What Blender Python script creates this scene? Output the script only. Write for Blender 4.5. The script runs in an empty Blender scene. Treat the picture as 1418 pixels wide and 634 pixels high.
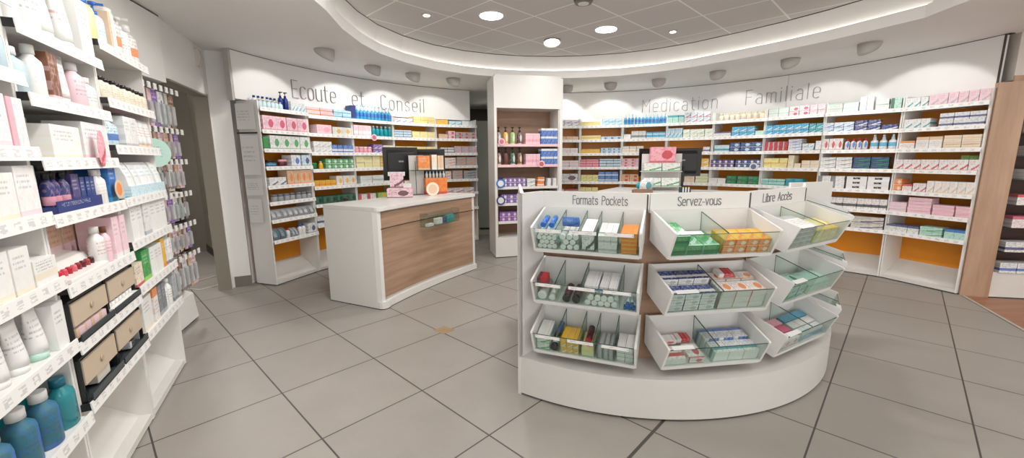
import bpy, math, random
from math import sin, cos, pi, atan2, hypot, radians
from mathutils import Vector, Matrix
RND = random.Random(11)
COL = bpy.context.scene.collection
PAL = dict(w='f1f1ef', p='f0a9b9', P='d43a6c', b='2a6cc0', B='182f78', c='31acd6', t='1c9aa6', g='2b9a4c', G='0f6444', l='a3cf6a',
           y='f3e6a2', Y='eebb2c', o='ee8526', r='c8222e', v='7d55aa', V='43307c', k='17171b', s='b7babd', e='f0e5d0', n='7c4c30',
           a='d8eef5', q='f6d3dc', m='bfe4d6', x='7b8086', d='e6c4a2', z='1f6f86', h='d9d4c6', u='cdcdcc', i='5a1f2a', f='e0dfdd')

def lin(h):
    return tuple((lambda c: c / 12.92 if c <= .04045 else ((c + .055) / 1.055) ** 2.4)(int(h[i:i + 2], 16) / 255) for i in (0, 2, 4)) + (1,)

# ---------------------------------------------------------------- materials
class NT:
    def __init__(s, name):
        s.mat = bpy.data.materials.new(name); s.mat.use_nodes = True
        s.nt = s.mat.node_tree; s.n = s.nt.nodes; s.l = s.nt.links
        s.b = s.n['Principled BSDF']
    def add(s, t, **k):
        x = s.n.new(t)
        for a, v in k.items(): setattr(x, a, v)
        return x
    def put(s, sock, v):
        if hasattr(v, 'is_output'): s.l.new(v, sock)
        else: sock.default_value = v
    def m(s, op, a, b=0., c=0.):
        x = s.add('ShaderNodeMath', operation=op)
        for i, v in enumerate((a, b, c)): s.put(x.inputs[i], v)
        return x.outputs[0]
    def mix(s, f, a, b):
        x = s.add('ShaderNodeMix', data_type='RGBA')
        s.put(x.inputs[0], f); s.put(x.inputs[6], a); s.put(x.inputs[7], b)
        return x.outputs[2]
    def noise(s, vec, scale, detail=3., rough=.5):
        x = s.add('ShaderNodeTexNoise')
        if vec: s.l.new(vec, x.inputs['Vector'])
        x.inputs['Scale'].default_value = scale; x.inputs['Detail'].default_value = detail; x.inputs['Roughness'].default_value = rough
        return x.outputs[0]
    def coord(s, w='Object'): return s.add('ShaderNodeTexCoord').outputs[w]
    def sep(s, v):
        x = s.add('ShaderNodeSeparateXYZ'); s.l.new(v, x.inputs[0]); return x.outputs
    def comb(s, a, b, c):
        x = s.add('ShaderNodeCombineXYZ')
        for i, v in enumerate((a, b, c)): s.put(x.inputs[i], v)
        return x.outputs[0]
    def bump(s, h, st=.2, d=.01):
        x = s.add('ShaderNodeBump'); x.inputs['Strength'].default_value = st; x.inputs['Distance'].default_value = d
        s.l.new(h, x.inputs['Height']); s.l.new(x.outputs[0], s.b.inputs['Normal'])
    def fin(s, col=None, rough=.5, metal=0., spec=None):
        if col is not None: s.put(s.b.inputs['Base Color'], col)
        s.put(s.b.inputs['Roughness'], rough); s.put(s.b.inputs['Metallic'], metal)
        if spec is not None: s.put(s.b.inputs['Specular IOR Level'], spec)
        return s.mat

MC = {}
def flat(hx, rough=.45, metal=0., var=.04, name='painted surface'):
    k = ('f', hx, rough, metal, var)
    if k in MC: return MC[k]
    t = NT(name + ' ' + hx)
    n = t.noise(t.coord(), 9.); c = lin(hx)
    d = tuple(v * (1 - var) for v in c[:3]) + (1,)
    MC[k] = t.fin(t.mix(n, c, d), t.m('MULTIPLY_ADD', n, .1, rough - .05), metal)
    return MC[k]

def glassy(tint='e6f4ee', alpha=.12, rough=.03, name='clear pane'):
    k = ('g', tint, alpha)
    if k in MC: return MC[k]
    t = NT(name); t.n.remove(t.b)
    tr = t.add('ShaderNodeBsdfTransparent'); tr.inputs[0].default_value = lin(tint)
    gl = t.add('ShaderNodeBsdfGlossy'); gl.inputs['Roughness'].default_value = rough
    fr = t.add('ShaderNodeLayerWeight'); fr.inputs[0].default_value = .5
    f = t.m('MULTIPLY_ADD', t.m('POWER', fr.outputs[1], 4.), .5, alpha * .5)
    mx = t.add('ShaderNodeMixShader'); t.l.new(f, mx.inputs[0]); t.l.new(tr.outputs[0], mx.inputs[1]); t.l.new(gl.outputs[0], mx.inputs[2])
    t.l.new(mx.outputs[0], t.n['Material Output'].inputs[0])
    MC[k] = t.mat; return t.mat

def milky(hx, tr=.35, name='translucent plastic'):
    k = ('mk', hx, tr)
    if k in MC: return MC[k]
    t = NT(name + hx); n = t.noise(t.coord(), 30.)
    t.fin(t.mix(n, lin(hx), tuple(v * .93 for v in lin(hx)[:3]) + (1,)), .18)
    t.b.inputs['Alpha'].default_value = 1 - tr
    MC[k] = t.mat; return t.mat

def emis(col, st, name):
    t = NT(name); t.put(t.b.inputs['Emission Color'], col); t.put(t.b.inputs['Emission Strength'], st)
    t.put(t.b.inputs['Base Color'], (.9, .9, .9, 1)); return t.mat

def wood(name, a, b, axis=0, scale=1., rough=.5):
    k = ('wd', name)
    if k in MC: return MC[k]
    t = NT(name); s = t.sep(t.coord())
    st = [1., 1., 1.]
    if axis != 'counter': st[axis] = .09
    if axis == 'counter':
        al = t.m('ADD', t.m('MULTIPLY', s[0], .45), t.m('MULTIPLY', s[1], .89)); v = t.comb(t.m('MULTIPLY', al, 1.1), 0., t.m('MULTIPLY', s[2], 17.))
    else: v = t.comb(*(t.m('MULTIPLY', s[i], st[i] * 14 * scale) for i in range(3)))
    n = t.noise(v, 1., 6., .6)
    n2 = t.noise(v, 6., 3., .6)
    f = t.m('MULTIPLY_ADD', n2, .35, t.m('MULTIPLY_ADD', n, 1.9, -.65)); f = t.m('MINIMUM', t.m('MAXIMUM', f, 0.), 1.)
    t.bump(n2, .05)
    MC[k] = t.fin(t.mix(f, lin(a), lin(b)), rough); return MC[k]

def pr(code, name='printed carton'):
    """printed card: base/second[/third]:layout ; prints follow the carton's own box (Generated)"""
    k = ('p', code); k_ = k
    if k in MC: return MC[k]
    vert = code.endswith('^'); code = code.rstrip('^')
    cs, _, lay = code.partition(':'); cs = [lin(PAL[x]) for x in cs.split('/')]
    base = cs[0]; c2 = cs[1] if len(cs) > 1 else cs[0]; c3 = cs[2] if len(cs) > 2 else lin('4a4e58')
    t = NT(name + ' ' + code.replace('/', '').replace(':', ' '))
    at = t.add('ShaderNodeAttribute', attribute_name='box'); s = t.sep(at.outputs['Vector']); u, w = s[0], (s[1] if vert else s[2])
    nz = t.noise(at.outputs['Vector'], 3.)
    lt = lambda a, b: t.m('LESS_THAN', a, b)
    gt = lambda a, b: t.m('GREATER_THAN', a, b)
    an = lambda a, b: t.m('MULTIPLY', a, b)
    mu = t.noise(t.comb(t.m('MULTIPLY', u, 7.), 3.1, t.m('MULTIPLY', w, 5.)), 1., 2.)
    wob = t.m('MULTIPLY_ADD', mu, .16, -.08); stripe = 1.
    if lay == 'band': m2 = lt(t.m('ABSOLUTE', t.m('SUBTRACT', w, .36)), .13); ty0, ty1, tx1 = .56, .92, .8
    elif lay == 'top': m2 = gt(w, .74); ty0, ty1, tx1 = .2, .66, .8
    elif lay == 'diag':
        m2 = lt(t.m('ABSOLUTE', t.m('SUBTRACT', w, t.m('ADD', t.m('MULTIPLY_ADD', t.m('MULTIPLY', u, u), .42, .1), wob))), .085); m2 = an(m2, gt(u, .3)); ty0, ty1, tx1 = .5, .9, .62
    elif lay == 'blob':
        m2 = lt(t.m('ADD', t.m('POWER', t.m('ABSOLUTE', t.m('MULTIPLY', t.m('SUBTRACT', t.m('ADD', u, wob), .66), 4.8)), 2.), t.m('POWER', t.m('ABSOLUTE', t.m('MULTIPLY', t.m('SUBTRACT', t.m('ADD', w, wob), .5), 3.5)), 2.)), 1.)
        ty0, ty1, tx1 = .3, .86, .42
    elif lay == 'disc':
        m2 = lt(t.m('ADD', t.m('POWER', t.m('ABSOLUTE', t.m('MULTIPLY', t.m('SUBTRACT', u, .5), 2.9)), 2.), t.m('POWER', t.m('ABSOLUTE', t.m('MULTIPLY', t.m('SUBTRACT', w, .5), 2.9)), 2.)), 1.); ty0, ty1, tx1 = 2., 3., .1; stripe = 0.
    elif lay == 'left': m2 = lt(u, .33); ty0, ty1, tx1 = .3, .8, .3
    elif lay == 'plain': m2 = 0.; ty0, ty1, tx1 = 2., 3., .1; stripe = 0.
    elif lay == 'soft': m2 = 0.; ty0, ty1, tx1 = .35, .75, .75; stripe = 0.
    else: m2 = an(lt(w, .13), 1.); ty0, ty1, tx1 = .5, .84, .7
    mott = an(gt(t.noise(t.comb(t.m('MULTIPLY', u, 9.), 7.7, t.m('MULTIPLY', w, 7.)), 1., 2.), .56), .3 * stripe)
    col = t.mix(mott, base, c2)
    if lay in ('diag', 'blob'): m2 = t.m('MAXIMUM', m2, an(lt(w, .1), .8))
    col = t.mix(t.m('MULTIPLY', m2, .88), col, c2)
    rows = gt(t.m('SINE', t.m('MULTIPLY', w, 56.5)), .25)
    xn = gt(t.noise(t.comb(t.m('MULTIPLY', u, 38.), t.m('FLOOR', t.m('MULTIPLY', w, 9.)), 1.7), 1., 1.), .5)
    reg = an(an(gt(w, ty0), lt(w, ty1)), an(gt(u, .08), lt(u, tx1)))
    txt = an(an(rows, xn), reg)
    col = t.mix(t.m('MULTIPLY', txt, .5), col, c3)
    col = t.mix(t.m('MULTIPLY', nz, .06), col, (.5, .5, .5, 1))
    oi = t.add('ShaderNodeObjectInfo').outputs['Random']
    col = t.mix(t.m('MULTIPLY', oi, .1), col, (.35, .34, .33, 1))
    MC[k_] = t.fin(col, .42); return MC[k_]

def rail_mat():
    if 'rail' in MC: return MC['rail']
    t = NT('white price rail'); s = t.sep(t.coord())
    fx = t.m('FRACT', t.m('MULTIPLY', s[0], 14.)); n = t.noise(t.comb(t.m('FLOOR', t.m('MULTIPLY', s[0], 60.)), t.m('FLOOR', t.m('MULTIPLY', s[2], 260.)), 0.), 1.3, 0.)
    m = t.m('MULTIPLY', t.m('LESS_THAN', t.m('ABSOLUTE', t.m('SUBTRACT', fx, .5)), .25), t.m('GREATER_THAN', n, .46))
    z = t.m('LESS_THAN', t.m('ABSOLUTE', t.m('SUBTRACT', t.coord and t.sep(t.coord('Generated'))[2], .5)), .28)
    m = t.m('MULTIPLY', m, z)
    MC['rail'] = t.fin(t.mix(t.m('MULTIPLY', m, .34), lin('f3f2ef'), lin('7c8088')), .35); return MC['rail']

# ---------------------------------------------------------------- meshes
class MB:
    def __init__(s): s.v = []; s.f = []; s.mi = []; s.sm = []
    def _a(s, vs, fs, m=0, sm=False):
        o = len(s.v); s.v += [tuple(x) for x in vs]
        for f in fs: s.f.append([i + o for i in f]); s.mi.append(m); s.sm.append(sm)
        return s
    def box(s, x0, x1, y0, y1, z0, z1, m=0):
        v = [(x, y, z) for z in (z0, z1) for y in (y0, y1) for x in (x0, x1)]
        return s._a(v, [(0, 2, 3, 1), (4, 5, 7, 6), (0, 1, 5, 4), (2, 6, 7, 3), (0, 4, 6, 2), (1, 3, 7, 5)], m)
    def prism(s, pts, z0, z1, m=0, mt=None):
        n = len(pts); v = [(p[0], p[1], z0) for p in pts] + [(p[0], p[1], z1) for p in pts]
        a = sum(pts[i][0] * pts[(i + 1) % n][1] - pts[(i + 1) % n][0] * pts[i][1] for i in range(n))
        r = list(range(n)) if a > 0 else list(range(n))[::-1]
        f = [tuple(r[::-1]), tuple(i + n for i in r)]
        s._a(v, [f[0]], m); o = len(s.v) - 2 * n
        s.f.append([i + o for i in f[1]]); s.mi.append(m if mt is None else mt); s.sm.append(False)
        for k in range(n):
            a_, b_ = r[k], r[(k + 1) % n]
            s.f.append([a_ + o, b_ + o, b_ + n + o, a_ + n + o]); s.mi.append(m); s.sm.append(False)
        return s
    def prismx(s, pts, x0, x1, m=0):   # outline in (y,z), extruded along x
        b = MB().prism(pts, x0, x1); return s._a([(z, x, y) for x, y, z in b.v], b.f, m)
    def lathe(s, prof, cx=0, cy=0, seg=16, m=0, sx=1., sy=1., mats=None):
        n = len(prof); v = [(cx + r * cos(2 * pi * k / seg) * sx, cy + r * sin(2 * pi * k / seg) * sy, z) for r, z in prof for k in range(seg)]
        o = len(s.v); s.v += v
        for i in range(n - 1):
            for k in range(seg):
                k2 = (k + 1) % seg
                s.f.append([o + i * seg + k, o + i * seg + k2, o + (i + 1) * seg + k2, o + (i + 1) * seg + k]); s.mi.append(mats[i] if mats else m); s.sm.append(True)
        s.f.append([o + k for k in range(seg)][::-1]); s.mi.append(mats[0] if mats else m); s.sm.append(False)
        s.f.append([o + (n - 1) * seg + k for k in range(seg)]); s.mi.append(mats[-1] if mats else m); s.sm.append(False)
        return s
    def tube(s, pts, r, seg=6, m=0):
        P = [Vector(p) for p in pts]; o = len(s.v)
        for i, p in enumerate(P):
            d = (P[min(i + 1, len(P) - 1)] - P[max(i - 1, 0)]).normalized()
            a = d.orthogonal().normalized(); b = d.cross(a)
            s.v += [tuple(p + r * (a * cos(2 * pi * k / seg) + b * sin(2 * pi * k / seg))) for k in range(seg)]
            if i:
                q = s.v[o + (i - 1) * seg:o + i * seg]; c = s.v[o + i * seg:o + (i + 1) * seg]
                sh = min(range(seg), key=lambda h: (Vector(c[h]) - Vector(q[0]) - (P[i] - P[i - 1])).length)
                s.v[o + i * seg:o + (i + 1) * seg] = c[sh:] + c[:sh]
        for i in range(len(P) - 1):
            for k in range(seg):
                k2 = (k + 1) % seg
                s.f.append([o + i * seg + k, o + i * seg + k2, o + (i + 1) * seg + k2, o + (i + 1) * seg + k]); s.mi.append(m); s.sm.append(True)
        s.f.append([o + k for k in range(seg)][::-1]); s.mi.append(m); s.sm.append(False)
        s.f.append([o + (len(P) - 1) * seg + k for k in range(seg)]); s.mi.append(m); s.sm.append(False)
        return s
    def xf(s, M):
        s.v = [tuple(M @ Vector(p)) for p in s.v]; return s
    def join(s, b, dm=0):
        o = len(s.v); s.v += b.v; s.f += [[i + o for i in f] for f in b.f]; s.mi += [i + dm for i in b.mi]; s.sm += b.sm; return s
    def mesh(s, name, mats):
        me = bpy.data.meshes.new(name); me.from_pydata(s.v, [], s.f)
        for m in (mats if isinstance(mats, (list, tuple)) else [mats]): me.materials.append(m)
        me.polygons.foreach_set('material_index', s.mi); me.polygons.foreach_set('use_smooth', s.sm)
        at = me.attributes.new('box', 'FLOAT_VECTOR', 'POINT')
        if s.v:
            lo = [min(p[i] for p in s.v) for i in range(3)]; hi = [max(p[i] for p in s.v) for i in range(3)]
            at.data.foreach_set('vector', [(p[i] - lo[i]) / max(1e-6, hi[i] - lo[i]) for p in s.v for i in range(3)])
        me.update(); return me

def ob(name, data, parent=None, loc=(0, 0, 0), rz=0., label=None, cat=None, group=None, kind=None, M=None, bev=0):
    o = bpy.data.objects.new(name, data); COL.objects.link(o)
    if parent is not None: o.parent = parent
    if M is not None: o.matrix_local = M
    else: o.location = loc; o.rotation_euler = (0, 0, rz)
    if label: o['label'] = label
    if cat: o['category'] = cat
    if group: o['group'] = group
    if kind: o['kind'] = kind
    if bev:
        b = o.modifiers.new('edge', 'BEVEL'); b.width = bev; b.segments = 2; b.limit_method = 'ANGLE'
    return o
def struct(name, mb, mat, bev=0, **k): return ob(name, mb.mesh(name, mat), kind='structure', bev=bev, **k)
def part(name, mb, mat, parent, bev=0, **k): return ob(name, mb.mesh(name, mat), parent, bev=bev, **k)

# ---------------------------------------------------------------- stroke lettering
def arc(cx, cy, r, a0, a1, n=7): return [(cx + r * cos(radians(a0 + (a1 - a0) * i / n)), cy + r * sin(radians(a0 + (a1 - a0) * i / n))) for i in range(n + 1)]
O_ = arc(.19, .51, .19, 0, 180) + arc(.19, .19, .19, 180, 360) + [(.38, .51)]
E_ = [(0, .36), (.38, .36), (.38, .51)] + arc(.19, .51, .19, 0, 180) + arc(.19, .19, .19, 180, 315)
GL = {'o': ([O_], .38), 'e': ([E_], .38), 'c': ([arc(.19, .51, .19, 30, 180) + arc(.19, .19, .19, 180, 330)], .36),
      'u': ([[(0, .7)] + arc(.19, .19, .19, 180, 360) + [(.38, .7)], [(.38, .19), (.38, 0)]], .38),
      'n': ([[(0, 0), (0, .7)], arc(.19, .51, .19, 180, 0) + [(.38, 0)]], .38),
      'm': ([[(0, 0), (0, .7)], arc(.15, .55, .15, 180, 0) + [(.3, 0)], arc(.45, .55, .15, 180, 0) + [(.6, 0)]], .6),
      't': ([[(.1, .95)] + arc(.22, .12, .12, 180, 280), [(0, .7), (.28, .7)]], .28),
      's': ([arc(.17, .53, .17, 20, 200) + [(.05, .42), (.29, .3)] + arc(.17, .17, .17, 20, -160)], .34),
      'i': ([[(0, 0), (0, .7)], [(0, .88), (0, .94)]], .02), 'l': ([[(0, 0), (0, 1)]], .02),
      'd': ([O_, [(.38, 0), (.38, 1)]], .38), 'b': ([O_, [(0, 0), (0, 1)]], .38),
      'a': ([[(.36, 0), (.36, .5)] + arc(.18, .52, .18, 0, 145), [(.36, .4), (.18, .4)] + arc(.18, .2, .2, 90, 270) + [(.36, 0)]], .36),
      'M': ([[(0, 0), (0, 1), (.28, .45), (.56, 1), (.56, 0)]], .56), 'E': ([[(.38, 1), (0, 1), (0, 0), (.38, 0)], [(0, .52), (.34, .52)]], .38),
      'F': ([[(.38, 1), (0, 1), (0, 0)], [(0, .52), (.34, .52)]], .38), 'C': ([arc(.2, .8, .2, 20, 180) + arc(.2, .2, .2, 180, 340)], .4),
      'P': ([[(0, 0), (0, 1), (.2, 1)] + arc(.18, .74, .26, 80, -90) + [(0, .48)]], .42), 'k': ([[(0, 0), (0, 1)], [(.34, .7), (0, .3)], [(.12, .42), (.36, 0)]], .36),
      'r': ([[(0, 0), (0, .7)], arc(.19, .51, .19, 180, 60)], .26), 'v': ([[(0, .7), (.19, 0), (.38, .7)]], .38),
      'z': ([[(0, .7), (.34, .7), (0, 0), (.34, 0)]], .34), '-': ([[(0, .34), (.2, .34)]], .2),
      'S': ([arc(.2, .78, .2, 20, 200) + [(.08, .6), (.32, .42)] + arc(.2, .22, .22, 20, -160)], .4), 'L': ([[(0, 1), (0, 0), (.36, 0)]], .36),
      'A': ([[(0, 0), (.24, 1), (.48, 0)], [(.08, .34), (.4, .34)]], .48), 'B': ([[(.2, .52), (0, .52), (0, 0), (.22, 0)] + arc(.2, .26, .26, -80, 90), [(0, .5), (0, 1), (.18, 1)] + arc(.18, .76, .24, 80, -80)], .44),
      'I': ([[(0, 0), (0, 1)]], .04), 'N': ([[(0, 0), (0, 1), (.42, 0), (.42, 1)]], .42), ' ': ([], .3)}
GL['\u00e8'] = ([E_, [(.08, .98), (.24, .82)]], .38)
def glyph(ch, h, sw, d):
    b = MB()
    for pl in GL[ch][0]:
        for (x0, z0), (x1, z1) in zip(pl, pl[1:]):
            L = hypot(x1 - x0, z1 - z0)
            if L < 1e-5: continue
            ex, ez = (x1 - x0) / L * sw / 2 / h, (z1 - z0) / L * sw / 2 / h
            nx, nz = -ez, ex
            q = [(x0 - ex + nx, z0 - ez + nz), (x1 + ex + nx, z1 + ez + nz), (x1 + ex - nx, z1 + ez - nz), (x0 - ex - nx, z0 - ez - nz)]
            v = [(x * h, y, z * h) for y in (-d, 0) for x, z in q]
            b._a(v, [(0, 3, 2, 1), (4, 5, 6, 7), (0, 1, 5, 4), (1, 2, 6, 5), (2, 3, 7, 6), (3, 0, 4, 7)])
    return b
def word(txt, h, sw, d, gap=.2):
    b = MB(); x = 0
    for ch in txt:
        b.join(glyph(ch, h, sw, d).xf(Matrix.Translation((x, 0, 0)))); x += (GL[ch][1] + gap) * h
    return b, x - gap * h
EXPO = 0.1
# ---------------------------------------------------------------- products
ORD = ['first', 'second', 'third', 'fourth', 'fifth', 'sixth', 'seventh', 'eighth', 'ninth', 'tenth', 'eleventh', 'twelfth', 'thirteenth', 'fourteenth']
NAMES = {'c': 'medicine_carton'}
FAR = []
KN = {'c': ('carton', 'box'), 'b': ('bottle', 'bottle'), 't': ('lotion_tube', 'tube'), 'p': ('pump_bottle', 'bottle'), 'j': ('jar', 'jar'), 'k': ('pouch', 'packet'),
      's': ('spray_bottle', 'bottle'), 'r': ('roll', 'tube')}
ME = {}
def fmat(code):
    c = code.split('/')
    return c
def pmesh(kind, w, d, h, code, near):
    """list of (name, mesh) : first is the body; with near=True caps and labels are meshes of their own"""
    key = (kind, round(w, 3), round(d, 3), round(h, 3), code, near)
    if key in ME: return ME[key]
    if kind == 'c':
        b = MB(); e = .0012 if near else .0006
        x, y = w / 2, d / 2
        pts = [(-x + e, -y), (x - e, -y), (x, -y + e), (x, y - e), (x - e, y), (-x + e, y), (-x, y - e), (-x, -y + e)]
        b.prism(pts, 0, h)
        if '|' in code:
            c1, c2 = code.split('|'); b.mi = [1] * len(b.mi); b.mi[2] = b.mi[6] = 0
            out = [('carton', b.mesh('carton', [pr(c1), pr(c2 + '^')]))]
        else: out = [('carton', b.mesh('carton', pr(code)))]
    elif kind == 'k':
        b = MB(); n = 5; x, y = w / 2, d / 2
        prof = [(0, .25), (.06, .8), (.3, 1), (.6, .85), (.9, .35), (1, .06)]
        o = []
        for z, t in prof: o.append([(-x, -y * t, z * h), (-x * .3, -y * t * 1.15, z * h), (x * .3, -y * t * 1.15, z * h), (x, -y * t, z * h), (x, y * t, z * h), (-x, y * t, z * h)])
        v = [p for r in o for p in r]; fs = []
        for i in range(len(o) - 1):
            for k in range(6): fs.append((i * 6 + k, i * 6 + (k + 1) % 6, i * 6 + 6 + (k + 1) % 6, i * 6 + 6 + k))
        fs += [(5, 4, 3, 2, 1, 0), tuple(range(30, 36))]
        b._a(v, fs); out = [('pouch', b.mesh('pouch', pr(code)))]
    else:
        cc = code.split(':')[0].split('/'); base, cap = cc[0], cc[1] if len(cc) > 1 else cc[0]; lab = cc[2] if len(cc) > 2 else None
        lay = code.split(':')[1] if ':' in code else 'plain'
        clear = lay == 'clear'; seg = 18 if near else 10
        bm = milky(PAL[base], .3) if clear else ((pr(base + '/' + base + '/' + (lab or 'x') + ':soft') if lay == 'none' else pr(base + '/' + (lab or 'x') + ':' + (lay if lay != 'plain' else 'none'))) if (lab or lay != 'plain') else flat(PAL[base], .28, name='plastic'))
        cm = flat(PAL[cap], .3, name='plastic'); r = 1.
        X, Y = w / 2 * .96, d / 2 * .96; R0 = min(X, Y); sx, sy = X / R0, Y / R0
        B, Cp = MB(), MB()
        if kind == 'b':
            hc = h * .17
            B.lathe([(R0 * .9, 0), (R0, h * .02), (R0, h * .62), (R0 * .92, h * .7), (R0 * .5, h * .79), (R0 * .42, h * .84)], seg=seg, sx=sx, sy=sy)
            Cp.lathe([(R0 * .55, h * .83), (R0 * .55, h - h * .01), (R0 * .5, h)], seg=seg, sx=min(sx, 1.2), sy=min(sy, 1.2)); cn = 'cap'
        elif kind == 's':
            B.lathe([(R0 * .9, 0), (R0, h * .02), (R0, h * .5), (R0 * .85, h * .6), (R0 * .4, h * .68)], seg=seg, sx=sx, sy=sy)
            Cp.lathe([(R0 * .45, h * .67), (R0 * .42, h * .8), (R0 * .3, h * .84), (R0 * .28, h)], seg=seg); Cp.box(-R0 * .2, R0 * .2, -R0 * 1.1, 0, h * .88, h * .97); cn = 'nozzle'
        elif kind == 'p':
            B.lathe([(R0 * .9, 0), (R0, h * .02), (R0, h * .55), (R0 * .88, h * .64), (R0 * .4, h * .72)], seg=seg, sx=sx, sy=sy)
            Cp.lathe([(R0 * .45, h * .71), (R0 * .45, h * .8), (R0 * .16, h * .81), (R0 * .16, h * .93), (R0 * .5, h * .94), (R0 * .5, h)], seg=seg); Cp.box(-R0 * .16, R0 * .16, -R0 * 1.25, 0, h * .94, h * .985); cn = 'pump'
        elif kind == 't':
            n = 7; x = X; v = []; fs = []; m = seg
            Cp.lathe([(R0 * .8, 0), (R0 * .8, h * .13)], seg=seg, sx=min(sx, 1.15), sy=min(sy, 1.15))
            for i in range(n):
                z = h * .13 + (h * .87) * i / (n - 1); f = i / (n - 1)
                rx = R0 * .86 * (1 - f) + X * f; ry = R0 * .86 * (1 - f ** 1.5) + .002 * f
                v += [(rx * cos(2 * pi * k / m), ry * sin(2 * pi * k / m), z) for k in range(m)]
            for i in range(n - 1): fs += [(i * m + k, i * m + (k + 1) % m, (i + 1) * m + (k + 1) % m, (i + 1) * m + k) for k in range(m)]
            fs += [tuple(range(m))[::-1], tuple(range((n - 1) * m, n * m))]
            B._a(v, fs, 0, True); cn = 'cap'
        elif kind == 'j':
            B.lathe([(R0 * .9, 0), (R0, h * .05), (R0, h * .66), (R0 * .9, h * .7)], seg=seg, sx=sx, sy=sy); Cp.lathe([(R0 * .97, h * .69), (R0 * .97, h * .97), (R0 * .9, h)], seg=seg, sx=sx, sy=sy); cn = 'lid'
        elif kind == 'r':   # lies with its round end to the front, h = diameter, d = length
            B.lathe([(h / 2 * .93, -d / 2 + d * .06), (h / 2 * .95, d / 2)], seg=seg); B.xf(Matrix.Translation((0, 0, h / 2)) @ Matrix.Rotation(-pi / 2, 4, 'X'))
            Cp.lathe([(h / 2 * .9, -d / 2), (h / 2 * .97, -d / 2 + .003), (h / 2 * .97, -d / 2 + d * .06 + .02)], seg=seg); Cp.xf(Matrix.Translation((0, 0, h / 2)) @ Matrix.Rotation(-pi / 2, 4, 'X')); cn = 'cap'
        if near: out = [('body', B.mesh(KN[kind][0], bm)), (cn, Cp.mesh(cn, cm))]
        else: out = [('body', B.join(Cp, 1).mesh(KN[kind][0], [bm, cm]))]
    ME[key] = out; return out

def prod(kind, w, d, h, code, M, label, group=None, near=False, name=None):
    ms = pmesh(kind, w, d, h, code, near)
    nm, cat = KN[kind]
    if kind == 'c' and not name: nm = NAMES['c']
    o = ob(name or nm, ms[0][1], M=M, label=label, cat=cat, group=group)
    for pn, me in ms[1:]: ob(pn, me, o)
    if nm == 'medicine_carton' and kind == 'c':
        p = M.translation; FAR.append((w * h / ((p.x ** 2 + p.y ** 2)), o))
    return o

def frame(A, B, z=0):
    a = atan2(B[1] - A[1], B[0] - A[0])
    return Matrix.Translation((A[0], A[1], z)) @ Matrix.Rotation(a, 4, 'Z'), hypot(B[0] - A[0], B[1] - A[1])

def ordlab(i, n, desc):
    if n == 1: return desc
    if i == n - 1 and n > 2: return 'last ' + desc + ' in its row'
    return ORD[min(i, 13)] + ' ' + desc + ' of its row'
USED = {}
def place_rows(F, W, z, where, items, y0=.012, near=False, depth=.14):
    """items: (f0, f1, n, layers, h, kind, code, description[, dict])"""
    for it in items:
        f0, f1, n, L, h, kind, code, desc = it[:8]; op = it[8] if len(it) > 8 else {}
        cw = (f1 - f0) * W / n; d = op.get('d', depth if kind in 'ck' else min(cw, .075)); nn = op.get('near', near); ys = op.get('y', 0.)
        gap = op.get('gap', .955)
        grp = (desc + ' pieces on the ' + where) if n * L > 1 else None
        for l in range(L):
            for i in range(n):
                x = f0 * W + cw * (i + .5); jx = RND.uniform(-.0008, .0008); jy = RND.uniform(0, .009)
                lay = '' if L == 1 else (', bottom layer' if l == 0 else (', top layer' if l == L - 1 else (', middle layer' if L == 3 else ', ' + ORD[l] + ' layer')))
                lab = ordlab(i, n, desc) + lay + ', ' + where
                while len(lab.replace('-', ' ').split()) > 16 and ' in its row' in lab: lab = lab.replace(' in its row', '')
                while len(lab.replace('-', ' ').split()) > 16 and ' of its row' in lab: lab = lab.replace(' of its row', '')
                USED[lab] = USED.get(lab, 0) + 1
                a = RND.uniform(-.03, .03) * (1 if kind == 'c' else 3) + op.get('a', 0)
                M = F @ Matrix.Translation((x + jx, y0 + ys + d / 2 + jy, z + l * h + .0006 * (l + 1))) @ Matrix.Rotation(a, 4, 'Z')
                if 'lean' in op: M = M @ Matrix.Rotation(op['lean'], 4, 'X')
                po = prod(kind, cw * gap, d, h * .995, code, M, lab, grp, nn, op.get('name'))
                if op.get('text') and i >= 0:
                    b, tw = word(op['text'], h * .34, h * .09, .0006, .24)
                    s = min(1., cw * .82 / tw)
                    b.xf(Matrix.Translation((-tw * s / 2, -d / 2 - .0003, h * .38)) @ Matrix.Scale(s, 4, (1, 0, 0)))
                    key = ('txt', op['text'], round(cw, 3), h)
                    if key not in ME: ME[key] = b.mesh('lettering', flat('1a1a1c', .5, name='ink'))
                    ob('lettering', ME[key], po)

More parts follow.
